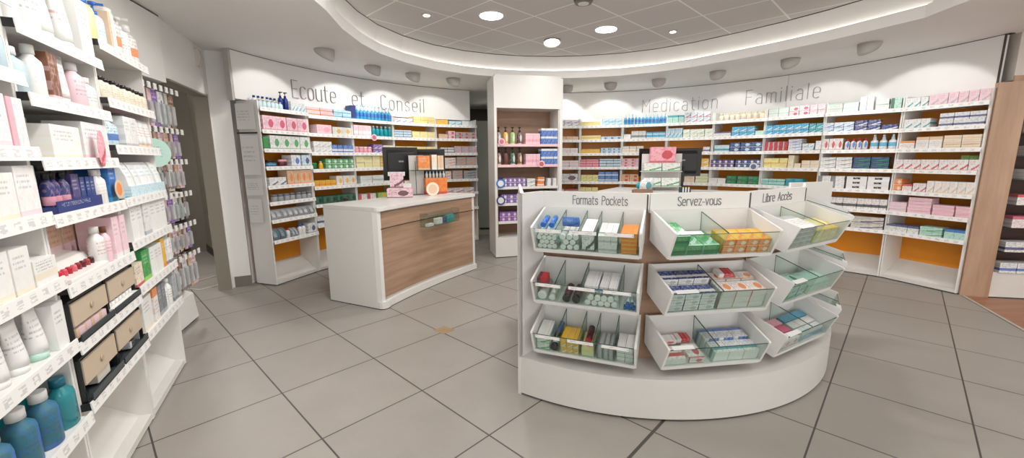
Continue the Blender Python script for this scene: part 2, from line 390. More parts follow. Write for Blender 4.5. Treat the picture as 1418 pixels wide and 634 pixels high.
def bay(where_bay, A, B, depth, zs, label, ztop=2.02, back='f2981f', deck=.05, slope=.2, rail=.04, prot=.03, group='white shelf units of the curved back wall', bracket=False, lpanel=True):
    F, W = frame(A, B)
    root = ob('shelf_unit', None, M=F, label=label, cat='shelving', group=group)
    wht = flat('eceae6', .35, name='white laminate'); t = .016
    part('side_panel', MB().box(0.002, t, 0, depth, .012, ztop), wht, root)
    part('side_panel', MB().box(W - t, W - .002, 0, depth, .012, ztop), wht, root)
    zb = zs[0] + .01
    part('back_panel', MB().box(t, W - t, depth - .02, depth - .004, deck, zb), flat(back, .32, var=.12, name='laminate'), root)
    part('top_back_panel', MB().box(t, W - t, depth - .02, depth - .004, zb, ztop), wht, root)
    part('base', MB().prismx([(.004, .012), (.004, .045), (.055, .05), (depth - .02, slope), (depth - .02, .03)], t, W - t), flat('e2dfda', .3, var=.08, name='scuffed laminate'), root)
    part('toe_gap', MB().box(t, W - t, .03, depth - .03, 0, .012), flat('1c1a18', .8), root)
    for i, z in enumerate(zs):
        sh = part('shelf', MB().box(t, W - t, -prot + .004, depth - .02, z + rail - .026, z + rail - .008), wht, root)
        part('price_rail', MB().prismx([(-prot - .006, z - .002), (-prot - .001, z - .002), (-prot + .003, z + rail), (-prot - .002, z + rail)], .003, W - .003), rail_mat(), sh)
        if bracket:
            part('bracket', MB().box(.002, .012, -prot + .002, 0, z + rail - .03, z + rail - .002), flat('1b1b1d', .5), sh)
    return F, W, root
def zt(z, rail=.04): return z + rail - .008
SH = ['top shelf', 'second shelf', 'third shelf', 'fourth shelf', 'fifth shelf', 'sixth shelf', 'seventh shelf', 'eighth shelf']
def disc_sign(F, x, y, z, r, code, label, stem=True):
    b = MB().lathe([(r, -.0015), (r, .0015)], seg=28); b.xf(Matrix.Rotation(pi / 2, 4, 'X'))
    o = ob('round_shelf_sign', b.mesh('round_shelf_sign', pr(code)), M=F @ Matrix.Translation((x, y, z)), label=label, cat='sign')
    if stem: part('clip', MB().box(-.012, .012, .002, .012, -r * .5, r * .1), glassy(), o)
    return o

def merge_far(keep=300):
    """the medicine cartons that show smallest, past the first 300, become one object"""
    bpy.context.view_layer.update()
    FAR.sort(key=lambda t: -t[0]); rest = [o for _, o in FAR[keep:] if not o.children]
    if not rest: return
    V, Fc, MI, AT, mats = [], [], [], [], []
    for o in rest:
        me = o.data; n = len(V); M = o.matrix_world
        V += [tuple(M @ v.co) for v in me.vertices]; AT += [c for d in me.attributes['box'].data for c in d.vector]
        if me.materials[0] not in mats: mats.append(me.materials[0])
        k = mats.index(me.materials[0])
        for p in me.polygons: Fc.append([i + n for i in p.vertices]); MI.append(k)
        bpy.data.objects.remove(o)
    me = bpy.data.meshes.new('packed_cartons'); me.from_pydata(V, [], Fc)
    for m in mats: me.materials.append(m)
    me.polygons.foreach_set('material_index', MI)
    a = me.attributes.new('box', 'FLOAT_VECTOR', 'POINT'); a.data.foreach_set('vector', AT); me.update()
    ob('packed_cartons', me, kind='stuff', label='the many smallest-looking medicine cartons lined up on the far curved shelves', cat='boxes')
PL = [(-2.65, 4.43), (-2.44, 5.04), (-2.12, 5.60), (-1.72, 6.12), (-1.19, 6.60), (-.575, 6.93)]
QR = [(.46, 6.78), (1.12, 6.80), (1.77, 6.68), (2.38, 6.42), (2.95, 6.13), (3.42, 5.66), (3.80, 5.1), (4.27, 4.6), (4.51, 3.98)]
ZL = [1.89, 1.675, 1.45, 1.245, 1.03, .81, .56]; ZR = [1.865, 1.645, 1.43, 1.21, .975, .745, .52]
WB = ['first Ecoute-wall bay', 'second Ecoute-wall bay', 'third Ecoute-wall bay', 'fourth Ecoute-wall bay', 'fifth Ecoute-wall bay']
WR = ['bay one beyond column', 'bay two beyond column', 'bay three beyond column', 'bay four beyond column', 'bay five beyond column', 'bay six beyond column', 'bay seven beyond column', 'bay eight beyond column']
LB = ['tall white shelf unit with notices on its side, next to the doorway', 'white shelf unit under the first word, behind the counter end', 'white shelf unit with tall blue bottles on top, behind the near monitors',
      'white shelf unit under the word Conseil, mostly hidden by monitors', 'white shelf unit ending the curve at the passage']
LR = ['narrow-looking white shelf unit half hidden behind the white column', 'white shelf unit with yellow cartons at top, second beyond the column', 'white shelf unit below the word Medication with tall blue bottles on top',
      'white shelf unit behind the large black monitor', 'white shelf unit with green cartons low down, fifth beyond the column', 'white shelf unit below the word Familiale with turquoise row',
      'white shelf unit holding the lettered white cartons', 'last white shelf unit at the wood panel, empty floor deck']
DL = {0: [
  [(.02, .5, 6, 1, .13, 'b', 'w/B', 'small white bottle with navy cap', {'y': .07}), (.02, .5, 6, 1, .085, 'b', 'a/s', 'small pale bottle in the front row'), (.44, .62, 2, 1, .2, 'p', 'B/k', 'tall navy pump bottle'), (.64, .97, 4, 1, .11, 'c', 'w/c/b:diag', 'white and blue box')],
  [(.05, .98, 4, 1, .155, 'c', 'q/P/i:blob', 'pink hygiene carton')],
  [(.14, .98, 4, 1, .15, 'c', 'w/g/x:blob', 'white and green carton'), (.02, .12, 1, 1, .13, 'c', 'g/G', 'green carton end')],
  [(.05, .28, 1, 1, .075, 'j', 'k/k/c:band', 'dark round tub'), (.3, .5, 1, 1, .08, 'j', 'i/p', 'burgundy round tub'), (.53, .74, 1, 1, .13, 'c', 'w/b/b:blob', 'white blue oval pack'), (.77, .97, 1, 1, .13, 'c', 'a/B/b:blob', 'pale navy oval pack')],
  [(.06, .4, 2, 1, .09, 'c', 'w/B/x:diag', 'white and navy carton'), (.42, .98, 4, 1, .165, 'c', 'd/o/n:blob', 'orange emblem carton')],
  [(.1, .97, 7, 1, .085, 'j', 's/x:clear', 'grey glass jar')],
  [(.04, .97, 8, 1, .11, 'k', 's/x/w:blob', 'silver grey sachet pack')],
  [(.04, .3, 2, 1, .13, 'k', 'x/z/w:blob', 'grey teal pouch'), (.31, .4, 1, 1, .11, 'b', 'w/r', 'white bottle with red cap'), (.42, .56, 2, 1, .1, 'k', 's/B:blob', 'small grey packet'), (.57, .75, 2, 1, .13, 'b', 'w/b', 'white bottle with blue cap'), (.78, .98, 1, 1, .12, 'c', 'w/B/k:blob', 'white and navy square box')]],
 1: [
  [(.0, .56, 2, 2, .05, 'c', 'q/o/r:band', 'long pink and white carton'), (.57, .98, 2, 2, .05, 'c', 'a/c/b:band', 'long pale blue carton')],
  [(.17, .5, 1, 1, .115, 'c', 'q/p/r:blob', 'rose wide carton'), (.52, .96, 2, 1, .1, 'c', 'w/Y/l:blob', 'white yellow carton')],
  [(.08, .48, 3, 2, .068, 'c', 'w/s/x:diag', 'white grey carton'), (.48, .98, 4, 1, .1, 'c', 'b/w/w:band', 'royal blue carton')],
  [(.03, .16, 1, 1, .08, 'j', 'G/g', 'green round jar'), (.18, .27, 1, 1, .1, 'b', 'Y/y', 'yellow small bottle'), (.3, .98, 5, 2, .065, 'c', 'g/w/w:blob', 'green carton with white mark')],
  [(.02, .5, 4, 1, .08, 'c', 'Y/o/n:band', 'yellow orange carton'), (.52, .98, 3, 1, .125, 'c', 'w/Y/o:blob', 'white carton with yellow fruit print')],
  [(.02, .97, 6, 1, .1, 'c', 'G/k/s:blob', 'dark green carton')],
  [(.02, .97, 5, 1, .1, 'c', 'w/B/B:band', 'white and navy low carton')]],
 2: [
  [(.0, .1, 1, 1, .18, 'c', 'B/b', 'navy display end'), (.11, .98, 10, 1, .2, 's', 'c/a/b:band', 'tall blue spray bottle')],
  [(.03, .44, 4, 1, .145, 'c', 'q/w/P:band', 'pale pink carton'), (.46, .97, 5, 1, .15, 'b', 't/a', 'turquoise bottle with pale cap')],
  [(.03, .44, 4, 1, .085, 'j', 'p/q', 'pink round pot'), (.45, .68, 2, 2, .06, 'c', 'v/w/w:diag', 'violet carton'), (.7, .97, 1, 1, .11, 'c', 'e/d/x:none', 'cream carton')],
  [(.03, .6, 3, 4, .042, 'c', 'y/w/x:none', 'flat pale yellow carton'), (.6, .97, 2, 4, .042, 'c', 'Y/w/g:diag', 'flat yellow green carton')],
  [(.1, .95, 3, 2, .055, 'c', 'w/m/g:none', 'white mint carton')],
  [(.03, .45, 2, 1, .08, 'c', 'w/r/r:left', 'white red low carton'), (.5, .95, 2, 1, .08, 'c', 'l/Y/g:blob', 'lime low carton')]],
 3: [
  [(.02, .45, 3, 1, .07, 'c', 'w/v/B:diag', 'white violet carton'), (.46, .98, 3, 2, .055, 'c', 'y/Y/x:none', 'pale yellow carton')],
  [(.02, .4, 2, 3, .036, 'c', 'a/B/b:band', 'flat blue striped carton'), (.42, .98, 3, 2, .05, 'c', 'y/e/x:none', 'soft yellow carton')],
  [(.02, .98, 4, 1, .1, 'c', 'y/e/o:band', 'yellow cream carton')]],
 4: [
  [(.02, .3, 1, 1, .08, 'c', 'Y/y/o:none', 'plain yellow carton'), (.32, .62, 2, 1, .065, 'c', 'a/t/t:diag', 'pale turquoise carton'), (.64, .97, 2, 1, .075, 'c', 'w/m/g:none', 'white mint carton')],
  [(.06, .28, 1, 1, .075, 'c', 'd/q/r:none', 'peach carton'), (.29, .46, 1, 2, .062, 'c', 'q/r/r:blob', 'red pink carton'), (.47, .97, 3, 2, .055, 'c', 's/r/r:blob', 'grey red carton')],
  [(.1, .42, 2, 2, .045, 'c', 'w/V/B:band', 'white indigo carton'), (.43, .97, 3, 2, .056, 'c', 's/p/r:blob', 'grey pink carton')],
  [(.18, .46, 1, 3, .045, 'c', 'w/o/o:diag', 'white orange carton'), (.47, .97, 2, 3, .048, 'c', 's/o/x:diag', 'grey orange striped carton')],
  [(.1, .34, 1, 3, .045, 'c', 'w/o/r:diag', 'white carton with orange sweep'), (.36, .62, 1, 3, .048, 'c', 's/o/o:diag', 'grey carton with orange sweep'), (.64, .97, 1, 3, .045, 'c', 's/k/k:diag', 'grey carton with dark sweep')],
  [(.1, .9, 3, 1, .08, 'c', 'w/r/k:diag', 'white carton with red sweep')]]}
DR = {0: [
  [(.05, .97, 5, 2, .05, 'c', 'w/v/p:diag', 'white lilac carton')],
  [(.5, .95, 3, 1, .06, 'c', 'd/w/o:none', 'peach white carton')],
  [(.55, .95, 2, 1, .09, 'c', 'w/q/P:blob', 'white rose carton')],
  [(.5, .97, 2, 2, .055, 'c', 'w/p/r:band', 'white pink carton')],
  [(.5, .97, 1, 1, .13, 'c', 'w/i/V:blob', 'large white figure carton')],
  [(.5, .62, 1, 1, .11, 'c', 'q/p/r:none', 'pink tall carton'), (.63, .97, 2, 1, .11, 'c', 'w/r/k:top', 'red white carton')]],
 1: [
  [(.0, .48, 1, 1, .07, 'c', 'y/Y/o:none', 'long yellow carton'), (.52, .98, 3, 2, .055, 'c', 'a/c/t:diag', 'pale cyan carton')],
  [(.0, .5, 1, 2, .035, 'c', 'y/Y/o:none', 'long flat yellow carton'), (.5, .98, 3, 1, .052, 'c', 'a/b/b:blob', 'pale blue carton')],
  [(.0, .49, 1, 2, .035, 'c', 'Y/y/o:none', 'long flat golden carton'), (.5, .98, 4, 2, .043, 'c', 'a/b/B:blob', 'white blue small carton')],
  [(.0, .47, 3, 3, .042, 'c', 'p/r/r:band', 'coral pink carton'), (.48, .98, 3, 3, .044, 'c', 'a/B/B:band', 'navy striped carton')],
  [(.03, .46, 3, 2, .055, 'c', 'y/l/g:diag', 'olive yellow carton'), (.46, .94, 3, 2, .08, 'c', 'b/a/w:band', 'deep blue carton')],
  [(.0, .46, 3, 3, .045, 'c', 'y/e/x:none', 'straw yellow carton')]],
 2: [
  [(.02, .98, 12, 1, .17, 's', 'c/a/b:band', 'slim blue spray bottle')],
  [(.03, .2, 1, 1, .08, 'c', 'w/e/x:none', 'white low carton'), (.21, .54, 4, 1, .125, 'c', 'w/x/k:band', 'white grey upright carton'), (.55, .97, 3, 2, .052, 'c', 'c/w/b:band', 'sky blue carton')],
  [(.02, .5, 3, 3, .036, 'c', 'w/Y/x:none', 'white carton with yellow base')],
  [(.0, .5, 3, 3, .045, 'c', 'q/r/r:blob', 'rose carton with red mark')],
  [(.0, .42, 2, 2, .06, 'c', 'd/r/n:blob', 'beige carton with red heart')]],
 3: [
  [(.0, .36, 3, 1, .12, 'c', 'm/t/t:top', 'mint carton with teal top'), (.37, .92, 4, 2, .075, 'c', 'a/r/B:diag', 'pale blue carton with red mark')],
  [(.0, .35, 4, 1, .15, 'c', 'a/c/b:diag', 'tall pale cyan carton'), (.36, .98, 4, 2, .062, 'c', 'w/l/g:diag', 'white carton with lime sweep')],
  [(.82, .96, 1, 1, .08, 'c', 'w/V/V:band', 'white carton with purple band')],
  [(.8, .96, 1, 2, .065, 'c', 'Y/w/g:diag', 'yellow stacked carton')],
  [(.45, .68, 1, 3, .047, 'c', 'e/d/r:blob', 'cream carton'), (.69, .97, 1, 3, .047, 'c', 'e/l/g:band', 'cream carton with lime band')]],
 4: [
  [(.08, .98, 8, 1, .105, 'b', 'e/y', 'cream small bottle')],
  [(.02, .37, 3, 1, .07, 'c', 'w/V/k:top', 'white carton with purple top'), (.38, .82, 3, 2, .065, 'c', 'c/w/b:diag', 'cyan carton'), (.83, .99, 1, 1, .065, 'c', 'm/w/g:none', 'pale mint carton')],
  [(.05, .36, 3, 1, .1, 'c', 'a/t/b:band', 'white teal carton'), (.37, .98, 3, 2, .065, 'c', 'B/a/c:blob', 'navy eye carton')],
  [(.0, .48, 4, 2, .055, 'c', 'V/w/P:blob', 'purple carton with white disc'), (.5, .98, 4, 2, .055, 'c', 'B/w/c:blob', 'navy carton with white disc')],
  [(.0, .34, 2, 1, .08, 'c', 'w/e/x:none', 'plain white carton'), (.35, .98, 3, 2, .06, 'c', 'G/g/w:blob', 'emerald carton')]],
 5: [
  [(.05, .4, 2, 2, .06, 'c', 'w/m/g:top', 'white pale green carton'), (.41, .74, 2, 2, .06, 'c', 'w/P/P:blob', 'white carton with pink oval'), (.75, .99, 2, 2, .06, 'c', 'q/w/P:diag', 'soft pink carton')],
  [(.02, .76, 6, 2, .062, 'c', 'c/w/B:diag', 'turquoise carton with white sweep'), (.77, .98, 2, 2, .058, 'c', 't/a/w:diag', 'teal carton')],
  [(.0, .44, 5, 2, .062, 'c', 'r/s/w:left', 'red carton with grey side'), (.45, .68, 1, 4, .037, 'c', 'w/b/B:diag', 'flat white blue carton'), (.69, .88, 2, 2, .045, 'c', 'w/c/B:diag', 'small white blue carton'), (.9, .99, 1, 1, .12, 'c', 'w/x/c:none', 'upright white carton')],
  [(.04, .47, 3, 2, .065, 'c', 'y/Y/x:none', 'butter yellow carton'), (.48, .58, 1, 3, .055, 'c', 'e/y/x:none', 'ivory square carton'), (.59, .7, 1, 1, .065, 'c', 'e/y/o:none', 'single ivory carton'), (.71, .99, 2, 2, .05, 'c', 'e/d/r:none', 'ivory peach carton')],
  [(.03, .46, 3, 2, .045, 'c', 'm/t/t:band', 'mint teal carton'), (.47, .76, 2, 2, .052, 'c', 't/c/w:none', 'deep teal carton'), (.78, .92, 1, 1, .06, 'c', 'q/p/r:none', 'small pink carton')]],
 6: [
  [(.02, .44, 2, 2, .055, 'c', 'w/m/g:top', 'white carton with green line'), (.45, .63, 2, 1, .16, 'c', 'w/m/x:none', 'tall white framed carton'), (.66, .82, 1, 2, .06, 'c', 'w/m/x:none', 'white mint carton'), (.84, .97, 1, 1, .12, 'c', 'm/G/g:left', 'mint dark green carton')],
  [(.0, .41, 3, 2, .055, 'c', 'a/v/V:diag', 'lilac patterned carton'), (.42, .75, 2, 2, .06, 'c', 'B/w/w:diag', 'navy carton with white swoosh'), (.76, .96, 1, 1, .06, 'c', 'B/w/c:diag', 'single navy carton')],
  [(.0, .29, 3, 1, .14, 'c', 'w/r/r:blob', 'white carton with red oval'), (.31, .62, 4, 1, .13, 'b', 'w/r/b:blob', 'small bottle with red blue label'), (.64, .98, 3, 1, .17, 's', 'w/a/c:band', 'white spray bottle with teal band')],
  [(.0, .45, 2, 3, .046, 'c', 'w/x/g:diag', 'white carton with grey sweep'), (.46, .92, 2, 3, .046, 'c', 'B/g/l:diag', 'navy carton with green wedge')],
  [(.0, .38, 2, 3, .05, 'c', 'w/x/k:left', 'white grey carton'), (.4, .96, 2, 3, .05, 'c', 'w/w/x:plain', 'white lettered carton', {'text': 'BIAFINE'})],
  [(.06, .16, 1, 1, .09, 'c', 'c/b/w:none', 'bright blue carton'), (.2, .97, 8, 1, .125, 'c', 'w/k/P:band', 'slim white upright carton')],
  [(.1, .5, 1, 1, .085, 'c', 'V/w/w:none', 'dark violet carton'), (.53, .97, 1, 2, .07, 'c', 'h/V/v:diag', 'lilac carton with violet wedge')]],
 7: [
  [(.02, .3, 3, 1, .1, 'c', 'w/t/t:diag', 'white carton with teal sweep'), (.31, .98, 6, 1, .115, 'c', 'q/s/x:diag', 'blush carton with grey sweep')],
  [(.03, .36, 3, 1, .1, 'c', 'w/t/r:diag', 'white teal red carton'), (.47, .97, 3, 2, .068, 'c', 'w/B/b:band', 'white carton with blue stripe')],
  [(.02, .22, 1, 1, .09, 'c', 'w/o/k:top', 'white orange carton'), (.23, .55, 2, 1, .125, 'c', 'w/d/k:top', 'white beige carton'), (.56, .97, 2, 3, .043, 'c', 'e/d/o:band', 'cream carton with orange stripe')],
  [(.0, .99, 9, 1, .11, 'c', 'w/r/r:diag', 'white carton with red sweep'), (.7, .98, 3, 1, .15, 'c', 'l/g/w:none', 'lime topped carton behind', {'y': .15, 'd': .05})],
  [(.02, .13, 1, 2, .068, 'c', 'o/e/w:blob', 'orange carton'), (.14, .27, 1, 1, .08, 'c', 'w/r/r:top', 'white carton with red top'), (.28, .44, 2, 1, .095, 'c', 'w/r/r:diag', 'short white red carton'), (.45, .99, 6, 1, .125, 'c', 'w/d/o:diag', 'white carton with ochre sweep')],
  [(.0, .24, 1, 3, .036, 'c', 'q/w/v:none', 'flat lilac pink carton'), (.25, .55, 1, 5, .034, 'c', 'q/p/v:none', 'flat mauve carton'), (.56, .82, 1, 3, .037, 'c', 'q/p/P:band', 'flat pink banded carton'), (.83, .99, 1, 3, .037, 'c', 'q/p/r:band', 'flat rose carton')],
  [(.0, .44, 3, 1, .085, 'c', 'w/B/l:top', 'white carton with navy top'), (.45, .73, 1, 2, .05, 'c', 'm/g/g:diag', 'pale green carton with sweep'), (.75, .98, 2, 1, .1, 'c', 'm/b/l:top', 'pale green blue carton')]]}
NAMES['c'] = 'hygiene_carton'
ZL1 = [1.91, 1.68, 1.48, 1.29, 1.085, .905, .71, .48]
for i in range(5):
    zs = ZL1 if i == 0 else ZL
    F, W, r = bay(WB[i], PL[i], PL[i + 1], .30, zs, LB[i])
    for k, its in enumerate(DL[i]): place_rows(F, W, zt(zs[k]), SH[k] + ', ' + WB[i], its, y0=-.02 if i == 0 else -.015)
    if i == 2: disc_sign(F, .3, -.045, ZL[1] + .02, .045, 'q/P/P:disc', 'round pink sign on the rail below the turquoise bottles')
NAMES['c'] = 'medicine_carton'
for i in range(8):
    F, W, r = bay(WR[i], QR[i], QR[i + 1], .34, ZR, LR[i])
    for k, its in enumerate(DR[i]): place_rows(F, W, zt(ZR[k]), SH[k] + ', ' + WR[i], its, y0=-.015)
    if i == 4: disc_sign(F, W * .87, -.045, ZR[3] + .05, .05, 'w/B/b:disc', 'round white sign below the navy disc cartons')
# ---------------------------------------------------------------- the room
YAW = .80687; TS = .6
def tile_floor():
    t = NT('grey porcelain tiles'); s = t.sep(t.coord())
    c, n = cos(YAW), sin(YAW)
    # grid axes of the tiling, 60 cm
    a = t.m('ADD', t.m('MULTIPLY', s[0], c), t.m('MULTIPLY', s[1], n)); b = t.m('ADD', t.m('MULTIPLY', s[0], -n), t.m('MULTIPLY', s[1], c))
    a = t.m('MULTIPLY_ADD', a, 1 / TS, GX); b = t.m('MULTIPLY_ADD', b, 1 / TS, GY)
    fa, fb = t.m('FRACT', a), t.m('FRACT', b)
    g = .007
    da = t.m('SUBTRACT', .5, t.m('ABSOLUTE', t.m('SUBTRACT', fa, .5))); db = t.m('SUBTRACT', .5, t.m('ABSOLUTE', t.m('SUBTRACT', fb, .5)))
    gr = t.m('LESS_THAN', t.m('MINIMUM', da, db), g)
    gr = t.m('MAXIMUM', gr, t.m('LESS_THAN', t.m('ABSOLUTE', t.m('SUBTRACT', b, 3.)), .014))
    cell = t.comb(t.m('FLOOR', a), t.m('FLOOR', b), 0.)
    w = t.add('ShaderNodeTexWhiteNoise', noise_dimensions='3D'); t.l.new(cell, w.inputs[0])
    n1 = t.noise(t.coord(), 3.5, 6., .6); n2 = t.noise(t.coord(), 40., 4.)
    f = t.m('ADD', t.m('MULTIPLY', n1, .65), t.m('ADD', t.m('MULTIPLY', n2, .2), t.m('MULTIPLY', w.outputs[0], .18)))
    col = t.mix(f, lin('8f8982'), lin('a59f98'))
    col = t.mix(gr, col, lin('4a4541'))
    t.bump(t.m('SUBTRACT', 1., gr), .3, .002)
    return t.fin(col, t.m('MULTIPLY_ADD', n1, .15, .36))
GX, GY = -.12903, 1.67182
wallm = flat('efeeeb', .6, name='white wall paint'); ceilm = flat('efedea', .7, name='white ceiling paint')
struct('floor', MB().box(-7, 8, -3, 11, -.05, 0), tile_floor())
# wooden floor beyond the diagonal edge
A, B = (4.53, 3.95), (4.10, 3.09); dx, dy = B[0] - A[0], B[1] - A[1]
wf = wood('reddish laminate floor', 'a9795c', '8d5d43', 0, .8, .4)
struct('floor_wood', MB().prism([A, (A[0] + dx * 5, A[1] + dy * 5), (7.9, -.4), (7.9, 3.2), (4.75, 3.86)], .0002, .003), wf)
struct('trim_floor', MB().prism([A, (A[0] + dx * 5, A[1] + dy * 5), (A[0] + dx * 5 + .02, A[1] + dy * 5 - .01), (A[0] + .02, A[1] - .01)], .0002, .006), flat('b9b2a8', .4))
ob('floor_patch', MB().prism([(-.66, 3.2), (-.56, 3.12), (-.48, 3.2), (-.58, 3.28)], .0003, .0012).mesh('floor_patch', flat('a98f6c', .6, var=.2, name='tape')), label='small tan tape patch stuck on the grey floor tiles', cat='tape')

# ceiling with the rounded recess
OUT = [(-1.36, -1.6), (-1.36, 1.2), (-1.36, 2.6), (-1.38, 3.3), (-1.44, 3.75), (-1.44, 4.2), (-1.38, 4.6), (-1.22, 5.0), (-.95, 5.38), (-.6, 5.68), (-.2, 5.88), (.2, 5.99), (.62, 6.03), (1.05, 5.99), (1.5, 5.87), (1.9, 5.66), (2.25, 5.37), (2.58, 4.98), (2.85, 4.62), (3.07, 4.25), (3.23, 3.9), (3.37, 3.57), (3.33, 3.3), (3.3, 1.5), (3.3, -1.6)]
def ring(pts, z0, z1, off0=0., off1=0., m=0):
    c = (.95, 2.6); b = MB(); n = len(pts)
    P = lambda p, o: (p[0] + (p[0] - c[0]) / hypot(p[0] - c[0], p[1] - c[1]) * o, p[1] + (p[1] - c[1]) / hypot(p[0] - c[0], p[1] - c[1]) * o)
    v = [(*P(p, off0), z0) for p in pts] + [(*P(p, off1), z1) for p in pts]
    return b._a(v, [(i, n + i, n + (i + 1) % n, (i + 1) % n) for i in range(n)], m, False)
def outer(p):
    c = (.95, 2.6); dx, dy = p[0] - c[0], p[1] - c[1]
    s = min((8 - c[0]) / dx if dx > 0 else (-7 - c[0]) / dx if dx < 0 else 99, (8.2 - c[1]) / dy if dy > 0 else (-3 - c[1]) / dy if dy < 0 else 99)
    return (c[0] + dx * s, c[1] + dy * s)
n = len(OUT); b = MB(); fine = OUT
v = [(*p, 2.5) for p in fine] + [(*outer(p), 2.5) for p in fine]
b._a(v, [(i, (i + 1) % n, n + (i + 1) % n, n + i) for i in range(n)])
b.box(-7, 8, 8.2, 11, 2.5, 2.52).box(-7, 8, -3.2, -3, 2.4, 2.5)
# corners the radial sheet misses
b.box(-7, -2, 6.5, 8.2, 2.502, 2.51).box(4, 8, 5.5, 8.2, 2.502, 2.51)
b.join(ring(OUT, 2.5, 2.6)); b.join(ring(OUT, 2.6, 2.6, 0, .09)); b.join(ring(OUT, 2.6, 2.792, .09, .03))
struct('ceiling', b, ceilm)
struct('trim_recess_gap', ring(OUT, 2.792, 2.8, .03, .03), flat('3b3632', .8))
t = NT('ceiling tiles'); s = t.sep(t.coord()); a0 = radians(45.5)
aa = t.m('ADD', t.m('MULTIPLY', s[0], cos(a0)), t.m('MULTIPLY', s[1], sin(a0))); bb = t.m('ADD', t.m('MULTIPLY', s[0], -sin(a0)), t.m('MULTIPLY', s[1], cos(a0)))
# nodes of the grid pass through (.66, 4.84)
ga = t.m('FRACT', t.m('MULTIPLY_ADD', aa, 1 / .6, -(.66 * cos(a0) + 4.84 * sin(a0)) / .6)); gb = t.m('FRACT', t.m('MULTIPLY_ADD', bb, 1 / .6, -(-.66 * sin(a0) + 4.84 * cos(a0)) / .6))
e = t.m('MINIMUM', t.m('SUBTRACT', .5, t.m('ABSOLUTE', t.m('SUBTRACT', ga, .5))), t.m('SUBTRACT', .5, t.m('ABSOLUTE', t.m('SUBTRACT', gb, .5))))
gr = t.m('LESS_THAN', e, .014); n_ = t.noise(t.coord(), 120., 3.)
t.bump(n_, .1, .002)
tm = t.fin(t.mix(gr, t.mix(n_, lin('c2bebb'), lin('cecac7')), lin('efece8')), .8)
struct('ceiling_tiles', MB().box(-1.8, 3.8, -2, 6.4, 2.8, 2.83), tm)

# curved fascia above the shelving, with its shadow gap
CF = (.86, 3.58); RF = 3.75
def cpt(a, r=RF, c=CF): return (c[0] + r * cos(radians(a)), c[1] + r * sin(radians(a)))
def curved(a0, a1, r0, r1, z0, z1, n=40, m=0):
    b = MB()
    for i in range(n):
        p, q = a0 + (a1 - a0) * i / n, a0 + (a1 - a0) * (i + 1) / n
        b.prism([cpt(p, r0), cpt(q, r0), cpt(q, r1), cpt(p, r1)], z0, z1, m)
    return b
fas = flat('eeedeb', .4, name='white lacquered panel')
struct('wall_fascia', curved(7.0, 99, RF, RF + .05, 2.02, 2.493, 48), fas)
struct('wall_fascia_conseil', curved(114.3, 168.3, RF, RF + .05, 2.02, 2.493), fas)
struct('trim_gap', curved(6.4, 99, RF + .004, RF + .05, 2.493, 2.4995), flat('2e2a28', .8))
struct('trim_gap_conseil', curved(114.3, 168.3, RF + .004, RF + .05, 2.493, 2.4995), flat('2e2a28', .8))
struct('trim_seam', curved(37.9, 38.05, RF - .001, RF, 2.03, 2.49, 1), flat('cfcdca', .5))
p0, p1 = cpt(7.0), cpt(7.0, RF + .09)
# backing wall behind the shelf units so that nothing shows through
struct('wall_back', curved(8.5, 99, 4.02, 4.1, 0, 2.5, 30), wallm)
struct('wall_back_conseil', curved(114.8, 167, 3.98, 4.05, 0, 2.5, 24), wallm)
struct('trim_panel_end', MB().box(-.012, .012, -.003, .06, 2.0, 2.5).xf(frame(cpt(168.6), cpt(167))[0]), flat('bdbab6', .4))
struct('trim_panel_end_right', MB().box(-.006, .006, -.003, .01, 2.0, 2.5).xf(frame(cpt(6.9), cpt(6))[0]), flat('4a3f3a', .6))
# wall with the doorway on the left
W0, W1 = (-2.72, 3.36), (-3.11, 4.39); F, W = frame(W0, W1)
struct('wall_left', MB().box(0, W + .02, 0, .12, 2.05, 2.5).box(W - .06, W, 0, .12, .0, 2.05), wallm).matrix_local = F
struct('trim_doorway', MB().box(W - .075, W - .06, -.004, .12, 0, 2.06).box(.12, W - .06, -.004, .12, 2.035, 2.05), flat('8f877b', .5)).matrix_local = F
F2, W2 = frame(W1, (-2.955, 4.47))
struct('wall_pillar', MB().box(0, W2, 0, .12, 0, 2.5), wallm).matrix_local = F2
struct('baseboard_pillar', MB().box(.02, W2 + .004, -.008, 0, 0, .12), flat('7b756c', .5)).matrix_local = F2
# fascia above the near shelving
b = MB(); pts = [(-.85, -1.), (-2.19, 1.93), (-2.50, 2.60), (-2.70, 3.36)]
for p, q in zip(pts, pts[1:]):
    Fq, Wq = frame(p, q); b.join(MB().box(0, Wq, 0, .05, 2.0, 2.495).xf(Fq)); b.join(MB().box(0, Wq, .5, .55, 0, 2.5).xf(Fq))
struct('wall_left_fascia', b, wallm)
struct('trim_left_gap', MB().box(-3.0, .8, -.003, .0, 2.488, 2.495).xf(frame((-2.50, 2.60), (-2.70, 3.36))[0]), flat('4a4540', .8))
